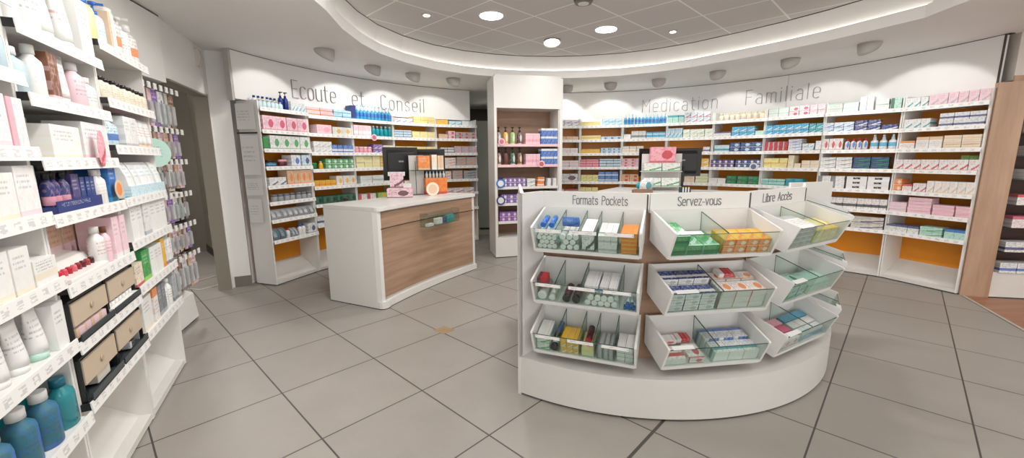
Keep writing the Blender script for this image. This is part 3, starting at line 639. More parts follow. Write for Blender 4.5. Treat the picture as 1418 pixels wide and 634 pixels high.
# room behind the doorway
F3, W3 = frame((-4.8, 6.3), (-3.22, 4.72))
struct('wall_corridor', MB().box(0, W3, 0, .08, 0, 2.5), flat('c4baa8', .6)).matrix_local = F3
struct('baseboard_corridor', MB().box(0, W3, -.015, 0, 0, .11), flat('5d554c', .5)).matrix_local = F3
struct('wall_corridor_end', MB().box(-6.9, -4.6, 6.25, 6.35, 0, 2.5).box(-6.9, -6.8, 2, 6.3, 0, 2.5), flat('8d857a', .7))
b = MB().lathe([(.012, -.003), (.012, .003)], seg=8); b.xf(Matrix.Rotation(pi / 2, 4, 'X'))
for i, (x, z) in enumerate([(W3 - .35, 1.62), (W3 - .5, 1.38), (W3 - .62, 1.1), (W3 - .3, .95), (W3 - .22, .68)]):
    ob('wall_hook', MB().box(-.012, .012, -.02, 0, -.04, .04).mesh('wall_hook', flat('4a443c', .5)), M=F3 @ Matrix.Translation((x, 0, z)), label=['small dark hook, highest on the beige wall through the doorway', 'dark hook second from top on the beige doorway wall', 'dark hook third from top on the beige doorway wall', 'dark hook fourth from top on the beige doorway wall', 'lowest dark hook on the beige doorway wall'][i], cat='hook')
o = ob('wall_heater', None, M=F3 @ Matrix.Translation((W3 - 1.15, -.09, .22)), label='cream panel heater low on the beige wall beyond the doorway', cat='heater')
part('panel', MB().box(0, .5, 0, .06, 0, .45), flat('cdc6b6', .4), o, bev=.01); part('bracket', MB().box(.1, .14, .06, .09, .1, .35), flat('8a8376', .5), o); part('bracket', MB().box(.36, .4, .06, .09, .1, .35), flat('8a8376', .5), o)
b = MB(); import itertools
pts = [(-3.38, 4.75, .008), (-3.42, 4.6, .006), (-3.33, 4.45, .006), (-3.42, 4.3, .006), (-3.6, 4.35, .006), (-3.7, 4.6, .006), (-3.6, 4.9, .006), (-3.75, 5.1, .006), (-3.85, 5.15, .05)]
ob('floor_cable', b.tube(pts, .006, 6).mesh('floor_cable', flat('d8d4cb', .5)), label='white cable curling over the floor inside the doorway', cat='cable')
NAMES['c'] = 'stock_box'
# dark storage rack seen through the doorway
Fc, Wc = frame((-4.62, 4.78), (-4.24, 5.28))
o = ob('storage_rack', None, M=Fc, label='dark storage rack in the shade beyond the doorway', cat='rack')
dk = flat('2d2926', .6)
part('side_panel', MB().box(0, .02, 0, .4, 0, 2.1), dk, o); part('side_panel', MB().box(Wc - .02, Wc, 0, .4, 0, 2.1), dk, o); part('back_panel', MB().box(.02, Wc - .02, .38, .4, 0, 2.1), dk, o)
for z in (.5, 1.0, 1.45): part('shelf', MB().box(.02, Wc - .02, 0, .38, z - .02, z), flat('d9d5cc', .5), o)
place_rows(Fc, Wc, 1.45, 'rack beyond doorway', [(.1, .9, 5, 1, .09, 'c', 'e/r/k:left', 'small cream carton')])
place_rows(Fc, Wc, 1.0, 'rack beyond doorway middle shelf', [(.1, .45, 1, 1, .3, 'k', 'h/e/x:none', 'bulky beige sack'), (.55, .9, 1, 1, .28, 'k', 'w/h/x:none', 'bulky white sack')], depth=.25)
place_rows(Fc, Wc, .5, 'rack beyond doorway low shelf', [(.1, .6, 1, 1, .25, 'c', 'd/n/x:left', 'brown stock box')], depth=.25)
# passage behind, seen between the shelving and the column
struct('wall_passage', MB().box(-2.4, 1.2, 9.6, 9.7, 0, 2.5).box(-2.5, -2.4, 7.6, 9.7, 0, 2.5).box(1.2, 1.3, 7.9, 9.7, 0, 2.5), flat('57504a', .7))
struct('floor_passage', MB().box(-2.3, 1.1, 7.5, 9.5, .0003, .004), flat('c6c0b4', .5))
o = ob('storage_locker', None, loc=(-.66, 8.0, 0), label='pale grey-green locker standing in the passage beside the column', cat='locker')
gl = flat('a9aca2', .4)
part('body', MB().box(0, .9, .02, .6, .04, 2.1), gl, o); part('door', MB().box(.01, .89, 0, .02, .06, 1.55), gl, o); part('door', MB().box(.01, .89, 0, .02, 1.57, 2.08), gl, o); part('plinth', MB().box(.02, .88, .03, .58, 0, .04), dk, o)
# right-hand side: wood panel and the wall above the dark shelving
wd = wood('pale oak laminate', 'c4a489', '9c7a60', 2, .55, .5)
Fw, Ww = frame((4.535, 3.97), (4.72, 3.88))
struct('wall_right_wood', MB().box(0, Ww, 0, .06, 0, 2.06), wd).matrix_local = Fw
Fr, Wr = frame((4.66, 3.93), (7.5, 3.35))
struct('wall_right', MB().box(0, Wr, .45, .55, 0, 2.5).box(0, Wr, .05, .45, 2.08, 2.5), flat('d9d3cb', .6)).matrix_local = Fr
struct('wall_right_wood_upper', MB().box(0, Wr, .04, .05, 1.98, 2.12), wd).matrix_local = Fr
struct('wall_side_right', MB().box(7.5, 7.6, -3, 4.2, 0, 2.5), wallm)
struct('wall_side_left', MB().box(-6.9, -6.8, -3, 2, 0, 2.5), wallm)
struct('wall_far', MB().box(-7, 8, 10.9, 11, 0, 2.5), wallm)
# alarm box on the wall over the doorway
o = ob('wall_speaker', None, M=F @ Matrix.Translation((W * .78, 0, 2.29)), label='small white twin-lobed wall unit above the doorway', cat='wall unit')
part('lobe', MB().prismx([(0, 0), (0, .16), (-.035, .15), (-.05, .08), (-.02, 0)], -.04, .0), flat('cfcbc6', .4), o)
part('lobe', MB().prismx([(0, 0), (0, .16), (-.035, .15), (-.05, .08), (-.02, 0)], .012, .05), flat('dfdcd8', .4), o)

# ---------------------------------------------------------------- lettering on the curved fascia
ltm = flat('9c9d9e', .35, .1, name='brushed letter')
def wall_word(txt, a0, a1, z, h, lab):
    tot = sum(GL[c][1] for c in txt) * h; span = radians(a0 - a1) * RF
    gap = (span - tot) / max(1, len(txt) - 1); x = 0; seen = {}
    for ch in txt:
        w = GL[ch][1] * h
        if ch != ' ':
            a = a0 - math.degrees((x + w / 2) / RF); p = cpt(a, RF - .002)
            M = Matrix.Translation((p[0], p[1], z)) @ Matrix.Rotation(radians(a - 90), 4, 'Z') @ Matrix.Translation((-w / 2, 0, 0))
            seen[ch] = seen.get(ch, 0) + 1; tot_ch = txt.count(ch)
            q = '' if tot_ch == 1 else ORD[seen[ch] - 1] + ' '
            ob('wall_letter', glyph(ch, h, .0055, .014).mesh('wall_letter', ltm), M=M, label=q + 'slim grey letter ' + ch + ' in the wall word ' + lab, cat='letter', group='slim grey letters on the curved fascia')
        x += w + gap
wall_word('Ecoute', 157, 147.6, 2.125, .2, 'Ecoute'); wall_word('et', 143.8, 141.1, 2.12, .2, 'et'); wall_word('Conseil', 137, 126.3, 2.11, .2, 'Conseil')
wall_word('Medication', 69.1, 51.9, 2.135, .2, 'Medication'); wall_word('Familiale', 45.9, 32.0, 2.15, .2, 'Familiale')

# ---------------------------------------------------------------- lights
cg = flat('bdb9b4', .5, name='grey fitting')
SP = [(-1.9, 4.42), (-1.67, 5.2), (-1.29, 5.64), (-.81, 6.01), (.87, 6.66), (1.5, 6.44), (2.13, 6.17), (2.72, 5.65), (3.23, 4.98), (3.58, 4.33)]
def lamp(kind, name, M, e, col=(1, .975, .945), **k):
    d = bpy.data.lights.new(name, kind); d.energy = e; d.color = col
    for a, v in k.items(): setattr(d, a, v)
    o = bpy.data.objects.new(name, d); COL.objects.link(o); o.matrix_local = M; o['kind'] = 'structure'; return o
glow = emis((1, .97, .92, 1), 9., 'lit lamp lens')
r0, dz = .098, .14; v = []; N = 24; rr = [1., .98, .93, .8, .0]
for q, f in enumerate([0, .35, .7, .93, 1.]):
    for k in range(N):
        a = 2 * pi * k / N; x, y = r0 * rr[q] * cos(a), r0 * rr[q] * sin(a)
        low = dz * (.56 - .44 * (y / r0)) # +y faces the wall: short side
        v.append((x, y, -f * low if f < 1 else -low * 1.0 + .0))
scoop = MB()._a(v[:N * 4], [(q * N + k, (q + 1) * N + k, (q + 1) * N + (k + 1) % N, q * N + (k + 1) % N) for q in range(3) for k in range(N)], 0, True)
scoop_me = scoop.mesh('shade', cg)
sol = None
lens_me = MB().lathe([(.05, -.035), (.05, -.03)], seg=16).mesh('lens', glow)
SN = ['nearest the doorway', 'second from the doorway', 'third from the doorway', 'above the passage end of the Conseil wall', 'nearest the white column on its far side', 'second beyond the column', 'above the start of the word Medication', 'above the end of the word Medication', 'above the word Familiale', 'nearest the wood panel']
for i, (x, y) in enumerate(SP):
    a = atan2(y - 3.58, x - .86)
    M = Matrix.Translation((x, y, 2.4995)) @ Matrix.Rotation(a - pi / 2, 4, 'Z')
    o = ob('wall_washer_lamp', None, M=M, label='grey scoop ceiling lamp lighting the wall, ' + SN[i], cat='lamp', group='grey scoop lamps on the soffit')
    s_ = part('shade', MB(), cg, o) if False else ob('shade', scoop_me, o)
    m_ = s_.modifiers.new('wall', 'SOLIDIFY'); m_.thickness = .003
    ob('lens', lens_me, o)
    L = lamp('SPOT', 'wall_washer_light', M @ Matrix.Translation((0, .105, -.02)) @ Matrix.Rotation(radians(41), 4, 'X'), 17, spot_size=radians(84), spot_blend=.22, shadow_soft_size=.03)
DS = [(-.19, 4.38, .115, 'large bright round ceiling light nearest the white column axis'), (1.06, 4.85, .115, 'large bright round ceiling light above the middle of the shop'), (.5, 5.26, .09, 'round ceiling light in a grey hood above the column')]
for i, (x, y, r, lab) in enumerate(DS):
    o = ob('ceiling_downlight', None, loc=(x, y, 2.8), label=lab, cat='lamp', group='round ceiling downlights')
    part('ring', MB().lathe([(r * 1.06, -.004), (r * 1.12, -.0005)], seg=28), flat('dcd8d2', .4), o)
    if i == 2:
        hb = MB(); hv = [(r * 1.13 * cos(2 * pi * k / 24), r * 1.13 * sin(2 * pi * k / 24), z) for z in (-.001, -1) for k in range(24)]
        hv = [(x_, y_, z_ if z_ > -.5 else -.012 - .05 * (.5 + .5 * y_ / (r * 1.13))) for x_, y_, z_ in hv]
        hb._a(hv, [(k, 24 + k, 24 + (k + 1) % 24, (k + 1) % 24) for k in range(24)], 0, True); part('hood', hb, flat('a5a09b', .5), o).modifiers.new('wall', 'SOLIDIFY').thickness = .002
    part('lens', MB().lathe([(r * .98, -.008), (r, -.004)], seg=28), emis((1, .97, .93, 1), 13. if i < 2 else 6., 'bright diffuser'), o)
for x, y, lab in [(-.83, 4.35, 'small bright ceiling spot on the side of the Conseil wall'), (1.84, 4.95, 'small bright ceiling spot above the Medication wall')]:
    o = ob('ceiling_spot', None, loc=(x, y, 2.8), label=lab, cat='lamp')
    part('ring', MB().lathe([(.05, -.006), (.055, -.0005)], seg=20), flat('c9c5bf', .4), o); part('lens', MB().lathe([(.03, -.01), (.03, -.006)], seg=16), glow, o)
o = ob('ceiling_spot', None, loc=(.66, 3.99, 2.8), label='unlit grey ceiling fitting cut by the top edge of the picture', cat='lamp')
part('ring', MB().lathe([(.075, -.03), (.09, -.0005)], seg=20), flat('6d6863', .4), o); part('lens', MB().lathe([(.05, -.034), (.05, -.03)], seg=16), flat('dcd9d4', .3), o)
for x, y, e in [(-.19, 4.38, 13), (1.06, 4.85, 12), (.5, 5.26, 2), (.2, 2.7, 15), (1.7, 3.4, 18), (-.7, 2.6, 16), (-.5, 1.0, 9), (1.0, 1.0, 9), (2.4, 1.6, 11), (.3, -.6, 9)]:  # visible downlights first; the others are added unseen fill without fittings
    lamp('AREA', 'downlight_and_fill_light', Matrix.Translation((x, y, 2.775)), e, shape='DISK', size=.24)
for x, y in [(-1.2, 2.9), (-1.0, 1.9), (-.75, .9)]:
    lamp('SPOT', 'shelf_washer_light', Matrix.Translation((x, y, 2.47)) @ Matrix.Rotation(radians(117), 4, 'Z') @ Matrix.Rotation(radians(42), 4, 'X'), 20, spot_size=radians(120), spot_blend=.5, shadow_soft_size=.05)
for x, y in [(4.6, 2.4), (4.2, 1.0)]:  # more unseen fill on the right-hand side, no fittings
    lamp('AREA', 'downlight_and_fill_light', Matrix.Translation((x, y, 2.48)), 14, shape='DISK', size=.2)
lamp('AREA', 'passage_light', Matrix.Translation((-.5, 8.6, 2.45)), 3, shape='DISK', size=.2)
lamp('AREA', 'corridor_fill_light', Matrix.Translation((-3.75, 4.7, 2.45)), 26, shape='DISK', size=.2)  # added fill to brighten the wall beyond the doorway, no lamp seen
# cove strip in the trough of the recess
c = (.95, 2.6); pts = [(p[0] + (p[0] - c[0]) / hypot(p[0] - c[0], p[1] - c[1]) * .06, p[1] + (p[1] - c[1]) / hypot(p[0] - c[0], p[1] - c[1]) * .06, 2.612) for p in OUT[3:22]]
struct('trim_cove_strip', MB().tube(pts, .006, 5), emis((1, .96, .86, 1), 2.6, 'cove strip'))
w = bpy.data.worlds.new('daylight'); bpy.context.scene.world = w; w.use_nodes = True
w.node_tree.nodes['Background'].inputs[0].default_value = (1, .985, .96, 1); w.node_tree.nodes['Background'].inputs[1].default_value = 1.9
# ---------------------------------------------------------------- white column with a niche
wht = flat('eceae6', .35, name='white laminate'); whs = flat('e8e6e2', .3, name='white lacquer')
oak = wood('washed oak', 'b5937a', '86664f', 0, .8, .45)
FC, WC = frame((-.23, 5.66), (.72, 5.90)); D = .45
col_ = ob('display_column', None, M=FC, label='tall white column with an open shelf niche in the middle of the shop', cat='display')
x0, x1, z0, z1 = .035, .935, .29, 2.065; 
b = MB().box(0, x0, 0, D, .012, 2.47).box(x1, WC, 0, D, .012, 2.47).box(x0, x1, 0, D, .012, z0).box(x0, x1, 0, D, z1, 2.47).box(x0, x1, .4, D, z0, z1).box(.02, WC - .02, .02, D - .02, 2.47, 2.499)
part('body', b, whs, col_)
part('niche_back', MB().box(x0, x1, .385, .4, z0, z1), oak, col_); part('niche_side', MB().box(x0, x0 + .012, .02, .385, z0, z1), oak, col_); part('niche_side', MB().box(x1 - .012, x1, .02, .385, z0, z1), whs, col_)
part('toe_gap', MB().box(.01, WC - .01, .01, D - .01, 0, .012), flat('1c1a18', .8), col_)
NZ = [1.585, 1.305, 1.0, .77, .515]
for z in NZ:
    s_ = part('shelf', MB().box(x0 + .012, x1 - .012, .02, .385, z - .018, z), flat('e9d5d2' if z > 1.2 else 'd7d2ca', .35), col_)
    part('price_rail', MB().box(x0 + .012, x1 - .012, .012, .02, z - .03, z + .006), flat('f2c9ce' if z > 1.2 else 'eceae6', .4), s_)
NAMES['c'] = 'hygiene_carton'
FN = FC @ Matrix.Translation((x0 + .014, .02, 0)); WN = x1 - x0 - .028
WC_ = 'niche of the white column'
def bott(f, codes, z, sh):
    for i, (cd, nm) in enumerate(codes):
        prod('p', .075, .075, .235, cd, FN @ Matrix.Translation((WN * f + i * .1, .06, z + .001)), nm + ' pump bottle with black pump, ' + sh + ' column shelf', 'pump bottles in the column niche', True)
bott(.03, [('x/k/w:blob', 'smoky'), ('Y/k/w:blob', 'golden'), ('l/k/w:blob', 'pale green'), ('i/k/w:blob', 'dark red')], NZ[0], 'topmost')
bott(.03, [('n/k/w:blob', 'pale brown'), ('i/k/n:blob', 'deep brown'), ('G/k/w:blob', 'emerald'), ('n/k/e:blob', 'tawny')], NZ[1], 'second')
pk = lambda z, w: place_rows(FN, WN, z, w, [(.46, .7, 4, 1, .15, 'c', 'q/p/r:band', 'pale pink tube carton'), (.72, 1., 4, 2, .11, 'c', 'b/w/B:top', 'blue carton with white top')], y0=.01)
pk(NZ[0], 'topmost shelf of the column niche'); pk(NZ[1], 'second shelf of the column niche')
pf = ('v/w/V:blob', 'purple carton with white disc')
place_rows(FN, WN, NZ[2], 'third shelf of the column niche', [(.08, .46, 5, 2, .062, 'c', *pf), (.48, .62, 1, 2, .055, 'c', 'w/x/k:diag', 'white grey carton'), (.66, .78, 1, 2, .065, 'c', 'o/w/r:band', 'orange white carton'), (.8, .99, 2, 2, .055, 'c', 'w/x/k:left', 'white black carton')], y0=.01)
place_rows(FN, WN, NZ[3], 'fourth shelf of the column niche', [(.05, .98, 9, 2, .062, 'c', *pf)], y0=.01)
place_rows(FN, WN, NZ[4], 'lowest shelf of the column niche', [(.02, .6, 6, 2, .066, 'c', 'v/q/B:blob', 'violet carton with pink disc')], y0=.01)
disc_sign(FN, .05, -.03, NZ[0] + .035, .045, 'q/P/p:disc', 'round pink sign on the topmost rail of the column niche')
disc_sign(FN, .62, -.03, NZ[1] + .01, .048, 'q/r/p:disc', 'round pink sign on the second rail of the column niche')
disc_sign(FN, .03, -.03, NZ[2] + .055, .062, 'b/w/x:disc', 'round white and blue sign beside the upper purple cartons of the column')
disc_sign(FN, .03, -.03, NZ[3] + .05, .062, 'B/w/x:disc', 'round white and blue sign beside the lower purple cartons of the column')

NAMES['c'] = 'cosmetic_box'
# ---------------------------------------------------------------- near shelving on the left
GP = [(-1.36, .83), (-1.665, 1.435), (-1.97, 2.04), (-2.28, 2.66)]
GN = ['nearest left-hand bay', 'middle left-hand bay', 'third left-hand bay']
GZ = [[.40, .70, .945, 1.18, 1.405, 1.65, 1.9], [.43, .675, .90, 1.165, 1.37, 1.59, 1.825], [.45, .705, .945, 1.17, 1.435, 1.66, 1.925]]
GL_ = ['white shelf unit nearest the camera, cropped by the picture edge', 'white shelf unit with the black drawer displays low down', 'white shelf unit before the pegboard with hooks']
FR = []
for i in range(3):
    F, W, r = bay(GN[i], GP[i], GP[i + 1], .29, GZ[i], GL_[i], ztop=2.0, back='c07420' if i < 2 else '7d6a5c', rail=.045, prot=.03, group='white shelf units on the left-hand wall', bracket=True)
    FR.append((F, W))
def G(i, k, items, name): place_rows(FR[i][0], FR[i][1], GZ[i][k] + .037, name + ', ' + GN[i], items, y0=-.02, near=True, depth=.13)
NM = ['lowest shelf', 'second shelf up', 'third shelf up', 'fourth shelf up', 'fifth shelf up', 'sixth shelf up', 'top shelf']
# nearest unit
G(0, 0, [(.5, .82, 2, 1, .2, 'b', 'z/w/b:blob', 'dark blue bottle with white cap', {'d': .085}), (.83, 1., 1, 1, .19, 'b', 't/z:clear', 'teal bottle with teal cap', {'d': .08}), (.66, .98, 2, 1, .2, 'b', 't/z:clear', 'teal bottle in the back row', {'y': .11, 'd': .08}), (.3, .46, 1, 1, .2, 'b', 'z/w/b:blob', 'nearest dark blue bottle', {'d': .085})], NM[0])
G(0, 1, [(.42, .72, 2, 1, .17, 't', 'w/w/x:none', 'wide white tube'), (.73, .86, 1, 1, .19, 't', 'w/m/x:none', 'white tube with pale cap'), (.87, .99, 1, 1, .165, 'c', 'w/w/k:none', 'white carton with black lines'), (.6, .98, 3, 1, .18, 'c', 'w/q/r:none', 'white carton in the back row', {'y': .14, 'd': .07})], NM[1])
G(0, 2, [(.5, .78, 2, 1, .15, 'c', 'w/e/x:none', 'white lettered upright carton'), (.79, .99, 1, 1, .09, 'c', 'w/e/k:band', 'low white carton with gold line'), (.79, .97, 1, 1, .125, 'c', 'w/w/x:none', 'white carton behind the low one', {'y': .14, 'd': .06})], NM[2])
G(0, 3, [(.45, .78, 2, 1, .15, 'c', 'w/e/x:none', 'large cream white box'), (.79, .98, 1, 1, .17, 'c', 'w/q/x:none', 'tall cream white box')], NM[3])
G(0, 4, [(.5, .84, 2, 1, .17, 'c', 'w/q/x:none', 'large white box'), (.85, .98, 1, 1, .165, 'c', 'w/p/p:left', 'white box with pink stripe')], NM[4])
G(0, 5, [(.5, .98, 4, 1, .16, 'b', 'a/w:clear', 'frosted clear bottle', {'d': .09})], NM[5])
# middle unit
F, W = FR[1]
def drawer_display(name, x, z, w, h, lab):
    o = ob('drawer_display', None, M=F @ Matrix.Translation((x, -.015, z)), label=lab, cat='display', group=None)
    bk = flat('202225', .35, name='black acrylic')
    part('case', MB().box(0, w, .006, .2, h - .008, h).box(0, .006, .0, .2, 0, h).box(w - .006, w, 0, .2, 0, h).box(0, w, .19, .2, 0, h).box(0, w, .0, .2, 0, .006), bk, o)
    d = part('drawer_front', MB().box(.008, w - .008, -.004, .006, h * .4, h - .012), flat('cbb8a2', .45, name='beige drawer'), o)
    part('pull', MB().lathe([(.012, -.006), (.012, 0)], seg=14).xf(Matrix.Translation((w / 2, -.004, h * .66)) @ Matrix.Rotation(-pi / 2, 4, 'X')), flat('b9a48c', .4), d)
    part('front_tray', MB().box(.004, w - .004, -.02, -.016, .004, h * .2).box(.004, w - .004, -.02, .05, .004, .01), flat('3c4448', .2), o)
    return o
drawer_display('a', .02, GZ[1][0] + .038, W * .47, .18, 'black display case with beige drawer, lower tier, nearer one')
drawer_display('b', .02 + W * .48, GZ[1][0] + .038, W * .48, .18, 'black display case with beige drawer, lower tier, farther one')
drawer_display('c', .02, GZ[1][1] + .038, W * .47, .165, 'black display case with beige drawer above small pink boxes')
drawer_display('d', .02 + W * .48, GZ[1][1] + .038, W * .48, .165, 'black display case with beige drawer behind white sample tray')
place_rows(F, W, GZ[1][1] + .055, 'before the upper drawer display', [(.05, .44, 4, 1, .035, 'c', 'q/d/r:left', 'tiny pink box', {'d': .045, 'y': -.015}), (.07, .44, 3, 1, .035, 'c', 'd/q/r:left', 'tiny peach box behind', {'d': .04, 'y': .035})], y0=-.005, near=True)
o = ob('sample_tray', None, M=F @ Matrix.Translation((W * .5, -.03, GZ[1][1] + .05)), label='white tray with round white wells before the drawer display', cat='tray')
b = MB().box(0, W * .46, 0, .09, 0, .02)
part('tray', b, flat('efeeea', .4), o)
for k in range(7): part('well', MB().lathe([(.014, .02), (.014, .04), (.011, .041)], cx=.025 + k * .042, cy=.03, seg=12), flat('f4f3f0', .35), o)
place_rows(F, W, GZ[1][0] + .058, 'before the lower drawer display', [(.22, .4, 1, 1, .045, 'c', 'e/w/x:none', 'small cream box'), (.74, .84, 1, 1, .03, 'c', 'k/w/x:left', 'small dark box')], y0=-.012, near=True, depth=.035)
# lipstick stand
o = ob('lipstick_stand', None, M=F @ Matrix.Translation((W * .1, -.02, GZ[1][2] + .038)), label='white sloping lipstick tester stand with a row of red shades', cat='display')
w_ = W * .5
part('stand', MB().prismx([(0, 0), (.15, 0), (.15, .085), (.075, .07), (.055, .022), (0, .018)], 0, w_), flat('f2f0ec', .35), o, bev=.003)
for k, c_ in enumerate(['c92e3a', 'd6455a', 'b51f2c', 'd86a74', '8c1a28', '5e1720', 'a33a3e', '3e1418']):
    part('tester', MB().lathe([(.011, 0), (.011, .024), (.008, .03)], cx=.03 + k * (w_ - .05) / 7.5, cy=.045, seg=12).xf(Matrix.Translation((0, 0, .018))), flat(c_, .3, name='lip colour'), o)
G(1, 2, [(.56, .68, 1, 1, .175, 'b', 'w/w/r:none', 'white bottle before the kraft cartons', {'d': .06}), (.69, .76, 1, 1, .165, 'b', 'q/n/r:none', 'slim pink bottle', {'d': .045}), (.78, .99, 2, 1, .2, 'c', 'q/w/x:none', 'tall blush carton'), (.28, .98, 4, 1, .215, 'c', 'd/q/r:band', 'kraft peach carton in the back row', {'y': .14, 'd': .08}), (.05, .25, 1, 1, .12, 'c', 'd/p/r:left', 'rose brown carton', {'y': .15, 'd': .07})], NM[2])
o = ob('counter_tray', None, M=F @ Matrix.Translation((W * .1, -.022, GZ[1][3] + .038)), label='navy card tray holding small navy boxes', cat='tray')
nv = pr('B/B/w:none')
part('front', MB().box(0, W * .56, 0, .004, 0, .05), nv, o); part('base', MB().box(0, W * .56, .004, .13, 0, .004).box(0, .004, .004, .13, .004, .03).box(W * .56 - .004, W * .56, .004, .13, .004, .03), nv, o)
place_rows(F, W, GZ[1][3] + .044, 'navy tray, ' + GN[1], [(.12, .34, 3, 1, .15, 'b', 'B/k/p:band', 'dark navy tube bottle', {'d': .04}), (.36, .46, 1, 1, .14, 'c', 'V/x/w:none', 'grape grey box'), (.47, .65, 3, 1, .125, 'c', 'B/b/w:none', 'small navy box', {'d': .05}), (.12, .64, 6, 1, .155, 'c', 'B/k/w:top', 'navy box in the back row', {'y': .06, 'd': .05})], y0=-.012, near=True, depth=.05)
G(1, 3, [(.67, .84, 2, 1, .16, 'b', 'w/w/d:none', 'tall white cylinder bottle', {'d': .055}), (.55, .85, 4, 1, .19, 'b', 'w/s/x:none', 'white bottle behind the navy boxes', {'y': .13, 'd': .05}), (.855, .975, 1, 1, .2, 'c', 'b/c/w:none', 'tall bright blue box', {'d': .12})], NM[3])
disc_sign(F, W * .9, -.035, GZ[1][3] + .1, .045, 'd/o/r:disc', 'round beige card clipped before the bright blue box')
G(1, 4, [(.16, .53, 1, 1, .13, 'c', 'w/e/x:none', 'wide white gift carton', {'d': .12}), (.56, .98, 1, 1, .16, 'c', 'w/q/x:none', 'wide white carton behind the pink oval tag', {'d': .12}), (.3, .52, 1, 1, .165, 'c', 'm/w/x:none', 'pale green white carton in the back row', {'y': .14, 'd': .06})], NM[4])
o = ob('oval_tag', MB().lathe([(.5, -.001), (.5, .001)], seg=28).xf(Matrix.Rotation(pi / 2, 4, 'X') @ Matrix.Diagonal((.075, .16, 1, 1))).mesh('oval_tag', pr('p/r/w:diag')), M=F @ Matrix.Translation((W * .68, -.045, GZ[1][4] + .085)) @ Matrix.Rotation(.12, 4, 'Y'), label='pink oval tag hanging on the rail before a white carton', cat='sign')
G(1, 5, [(.0, .16, 1, 1, .16, 'b', 'a/w:clear', 'frosted squat bottle', {'d': .09}), (.18, .3, 1, 1, .19, 'b', 'w/w/q:none', 'milky bottle with pink edge', {'d': .07}), (.31, .42, 1, 1, .18, 'c', 'n/q/d:none', 'copper brown carton', {'d': .06}), (.43, .62, 1, 1, .2, 't', 'w/w/q:band', 'wide white tube with blush band', {'d': .07}), (.64, .8, 1, 1, .19, 'b', 'q/w/x:none', 'blush rounded bottle', {'d': .08}), (.82, .98, 1, 1, .15, 'b', 'w/w/x:none', 'white rounded bottle', {'d': .08}), (.1, .9, 6, 1, .2, 'b', 'w/s/q:none', 'white bottle in the back row', {'y': .12, 'd': .07})], NM[5])
G(1, 6, [(.02, .38, 2, 1, .27, 'b', 'w/w/x:none', 'large white bottle', {'d': .1}), (.39, .6, 1, 1, .29, 't', 'w/w/P:none', 'large white tube with rose print', {'d': .1}), (.62, .8, 1, 1, .27, 't', 'w/w/r:none', 'large white tube with red print', {'d': .09}), (.82, .99, 1, 1, .25, 'c', 'w/w/x:none', 'tall white carton beside the yellow bottles', {'d': .1})], NM[6])
# third unit
G(2, 6, [(.02, .16, 1, 1, .24, 'p', 'y/b/e:none', 'pale yellow pump bottle with blue pump', {'d': .08}), (.18, .29, 1, 1, .21, 'p', 'a/b/c:none', 'clear blue pump bottle', {'d': .07}), (.31, .42, 1, 1, .19, 'c', 'w/d/x:left', 'slim white carton with tan edge', {'d': .07}), (.43, .62, 1, 1, .24, 'b', 'w/w/o:band', 'big white bottle with orange label', {'d': .1}), (.63, .76, 1, 1, .23, 'p', 'w/w/x:none', 'white pump bottle', {'d': .09}), (.78, .98, 1, 1, .22, 'b', 'w/w/o:band', 'second big white bottle with orange label', {'d': .1})], NM[6])
G(2, 5, [(.03, .98, 9, 1, .11, 'b', 'e/k/n:none', 'small cream bottle with dark cap', {'d': .05}), (.03, .98, 9, 1, .13, 'b', 'e/i/n:none', 'small cream bottle in the back row', {'d': .05, 'y': .08})], NM[5])
G(2, 4, [(.02, .24, 1, 1, .15, 'b', 'a/w/b:band', 'clear round bottle with blue label', {'d': .09}), (.27, .56, 2, 1, .16, 'c', 'w/s/x:none', 'white paper box with grey print'), (.6, .98, 3, 1, .165, 't', 'w/d/r:none', 'white tube with rose flower print', {'d': .05}), (.24, .5, 1, 1, .2, 'c', 't/m/w:none', 'teal box in the back row', {'y': .14, 'd': .08}), (.54, .96, 2, 1, .19, 'c', 'r/i/w:none', 'red box in the back row', {'y': .14, 'd': .08})], NM[4])
G(2, 3, [(.18, 1., 5, 1, .185, 'k', 'w/a/c:none', 'white soft pack with pale blue foot', {'d': .07, 'lean': -.06}), (.18, 1., 5, 1, .06, 'c', 'a/c/w:none', 'pale blue low pack', {'d': .03, 'y': -.012})], NM[3])
G(2, 2, [(.12, .36, 2, 1, .19, 'c', 'w/w/k:band', 'tall white carton with dark label'), (.38, .54, 1, 1, .18, 'c', 'w/s/k:none', 'grey white carton'), (.56, .98, 3, 1, .185, 'c', 'w/w/k:band', 'white carton with black strip')], NM[2])
G(2, 1, [(.02, .2, 1, 1, .12, 'c', 'e/r/k:none', 'cream low carton with red side'), (.22, .38, 1, 1, .17, 'c', 'g/l/w:none', 'green carton'), (.4, .7, 3, 1, .165, 'c', 'w/w/k:none', 'white carton with dark print'), (.71, .8, 1, 1, .18, 'c', 'Y/o/w:none', 'slim orange yellow carton'), (.82, .99, 2, 1, .16, 'c', 'w/x/k:none', 'white grey carton')], NM[1])
G(2, 0, [(.05, .28, 1, 1, .18, 'c', 'w/e/k:none', 'white upright carton'), (.3, .42, 1, 1, .19, 'c', 'w/o/k:top', 'white carton with orange top'), (.44, .64, 2, 1, .18, 'c', 'x/s/w:none', 'grey sleeve carton'), (.66, .84, 2, 1, .17, 'b', 'w/w/k:none', 'white bottle with black print', {'d': .05}), (.86, .99, 1, 1, .17, 'c', 's/x/k:none', 'silver grey carton')], NM[0])

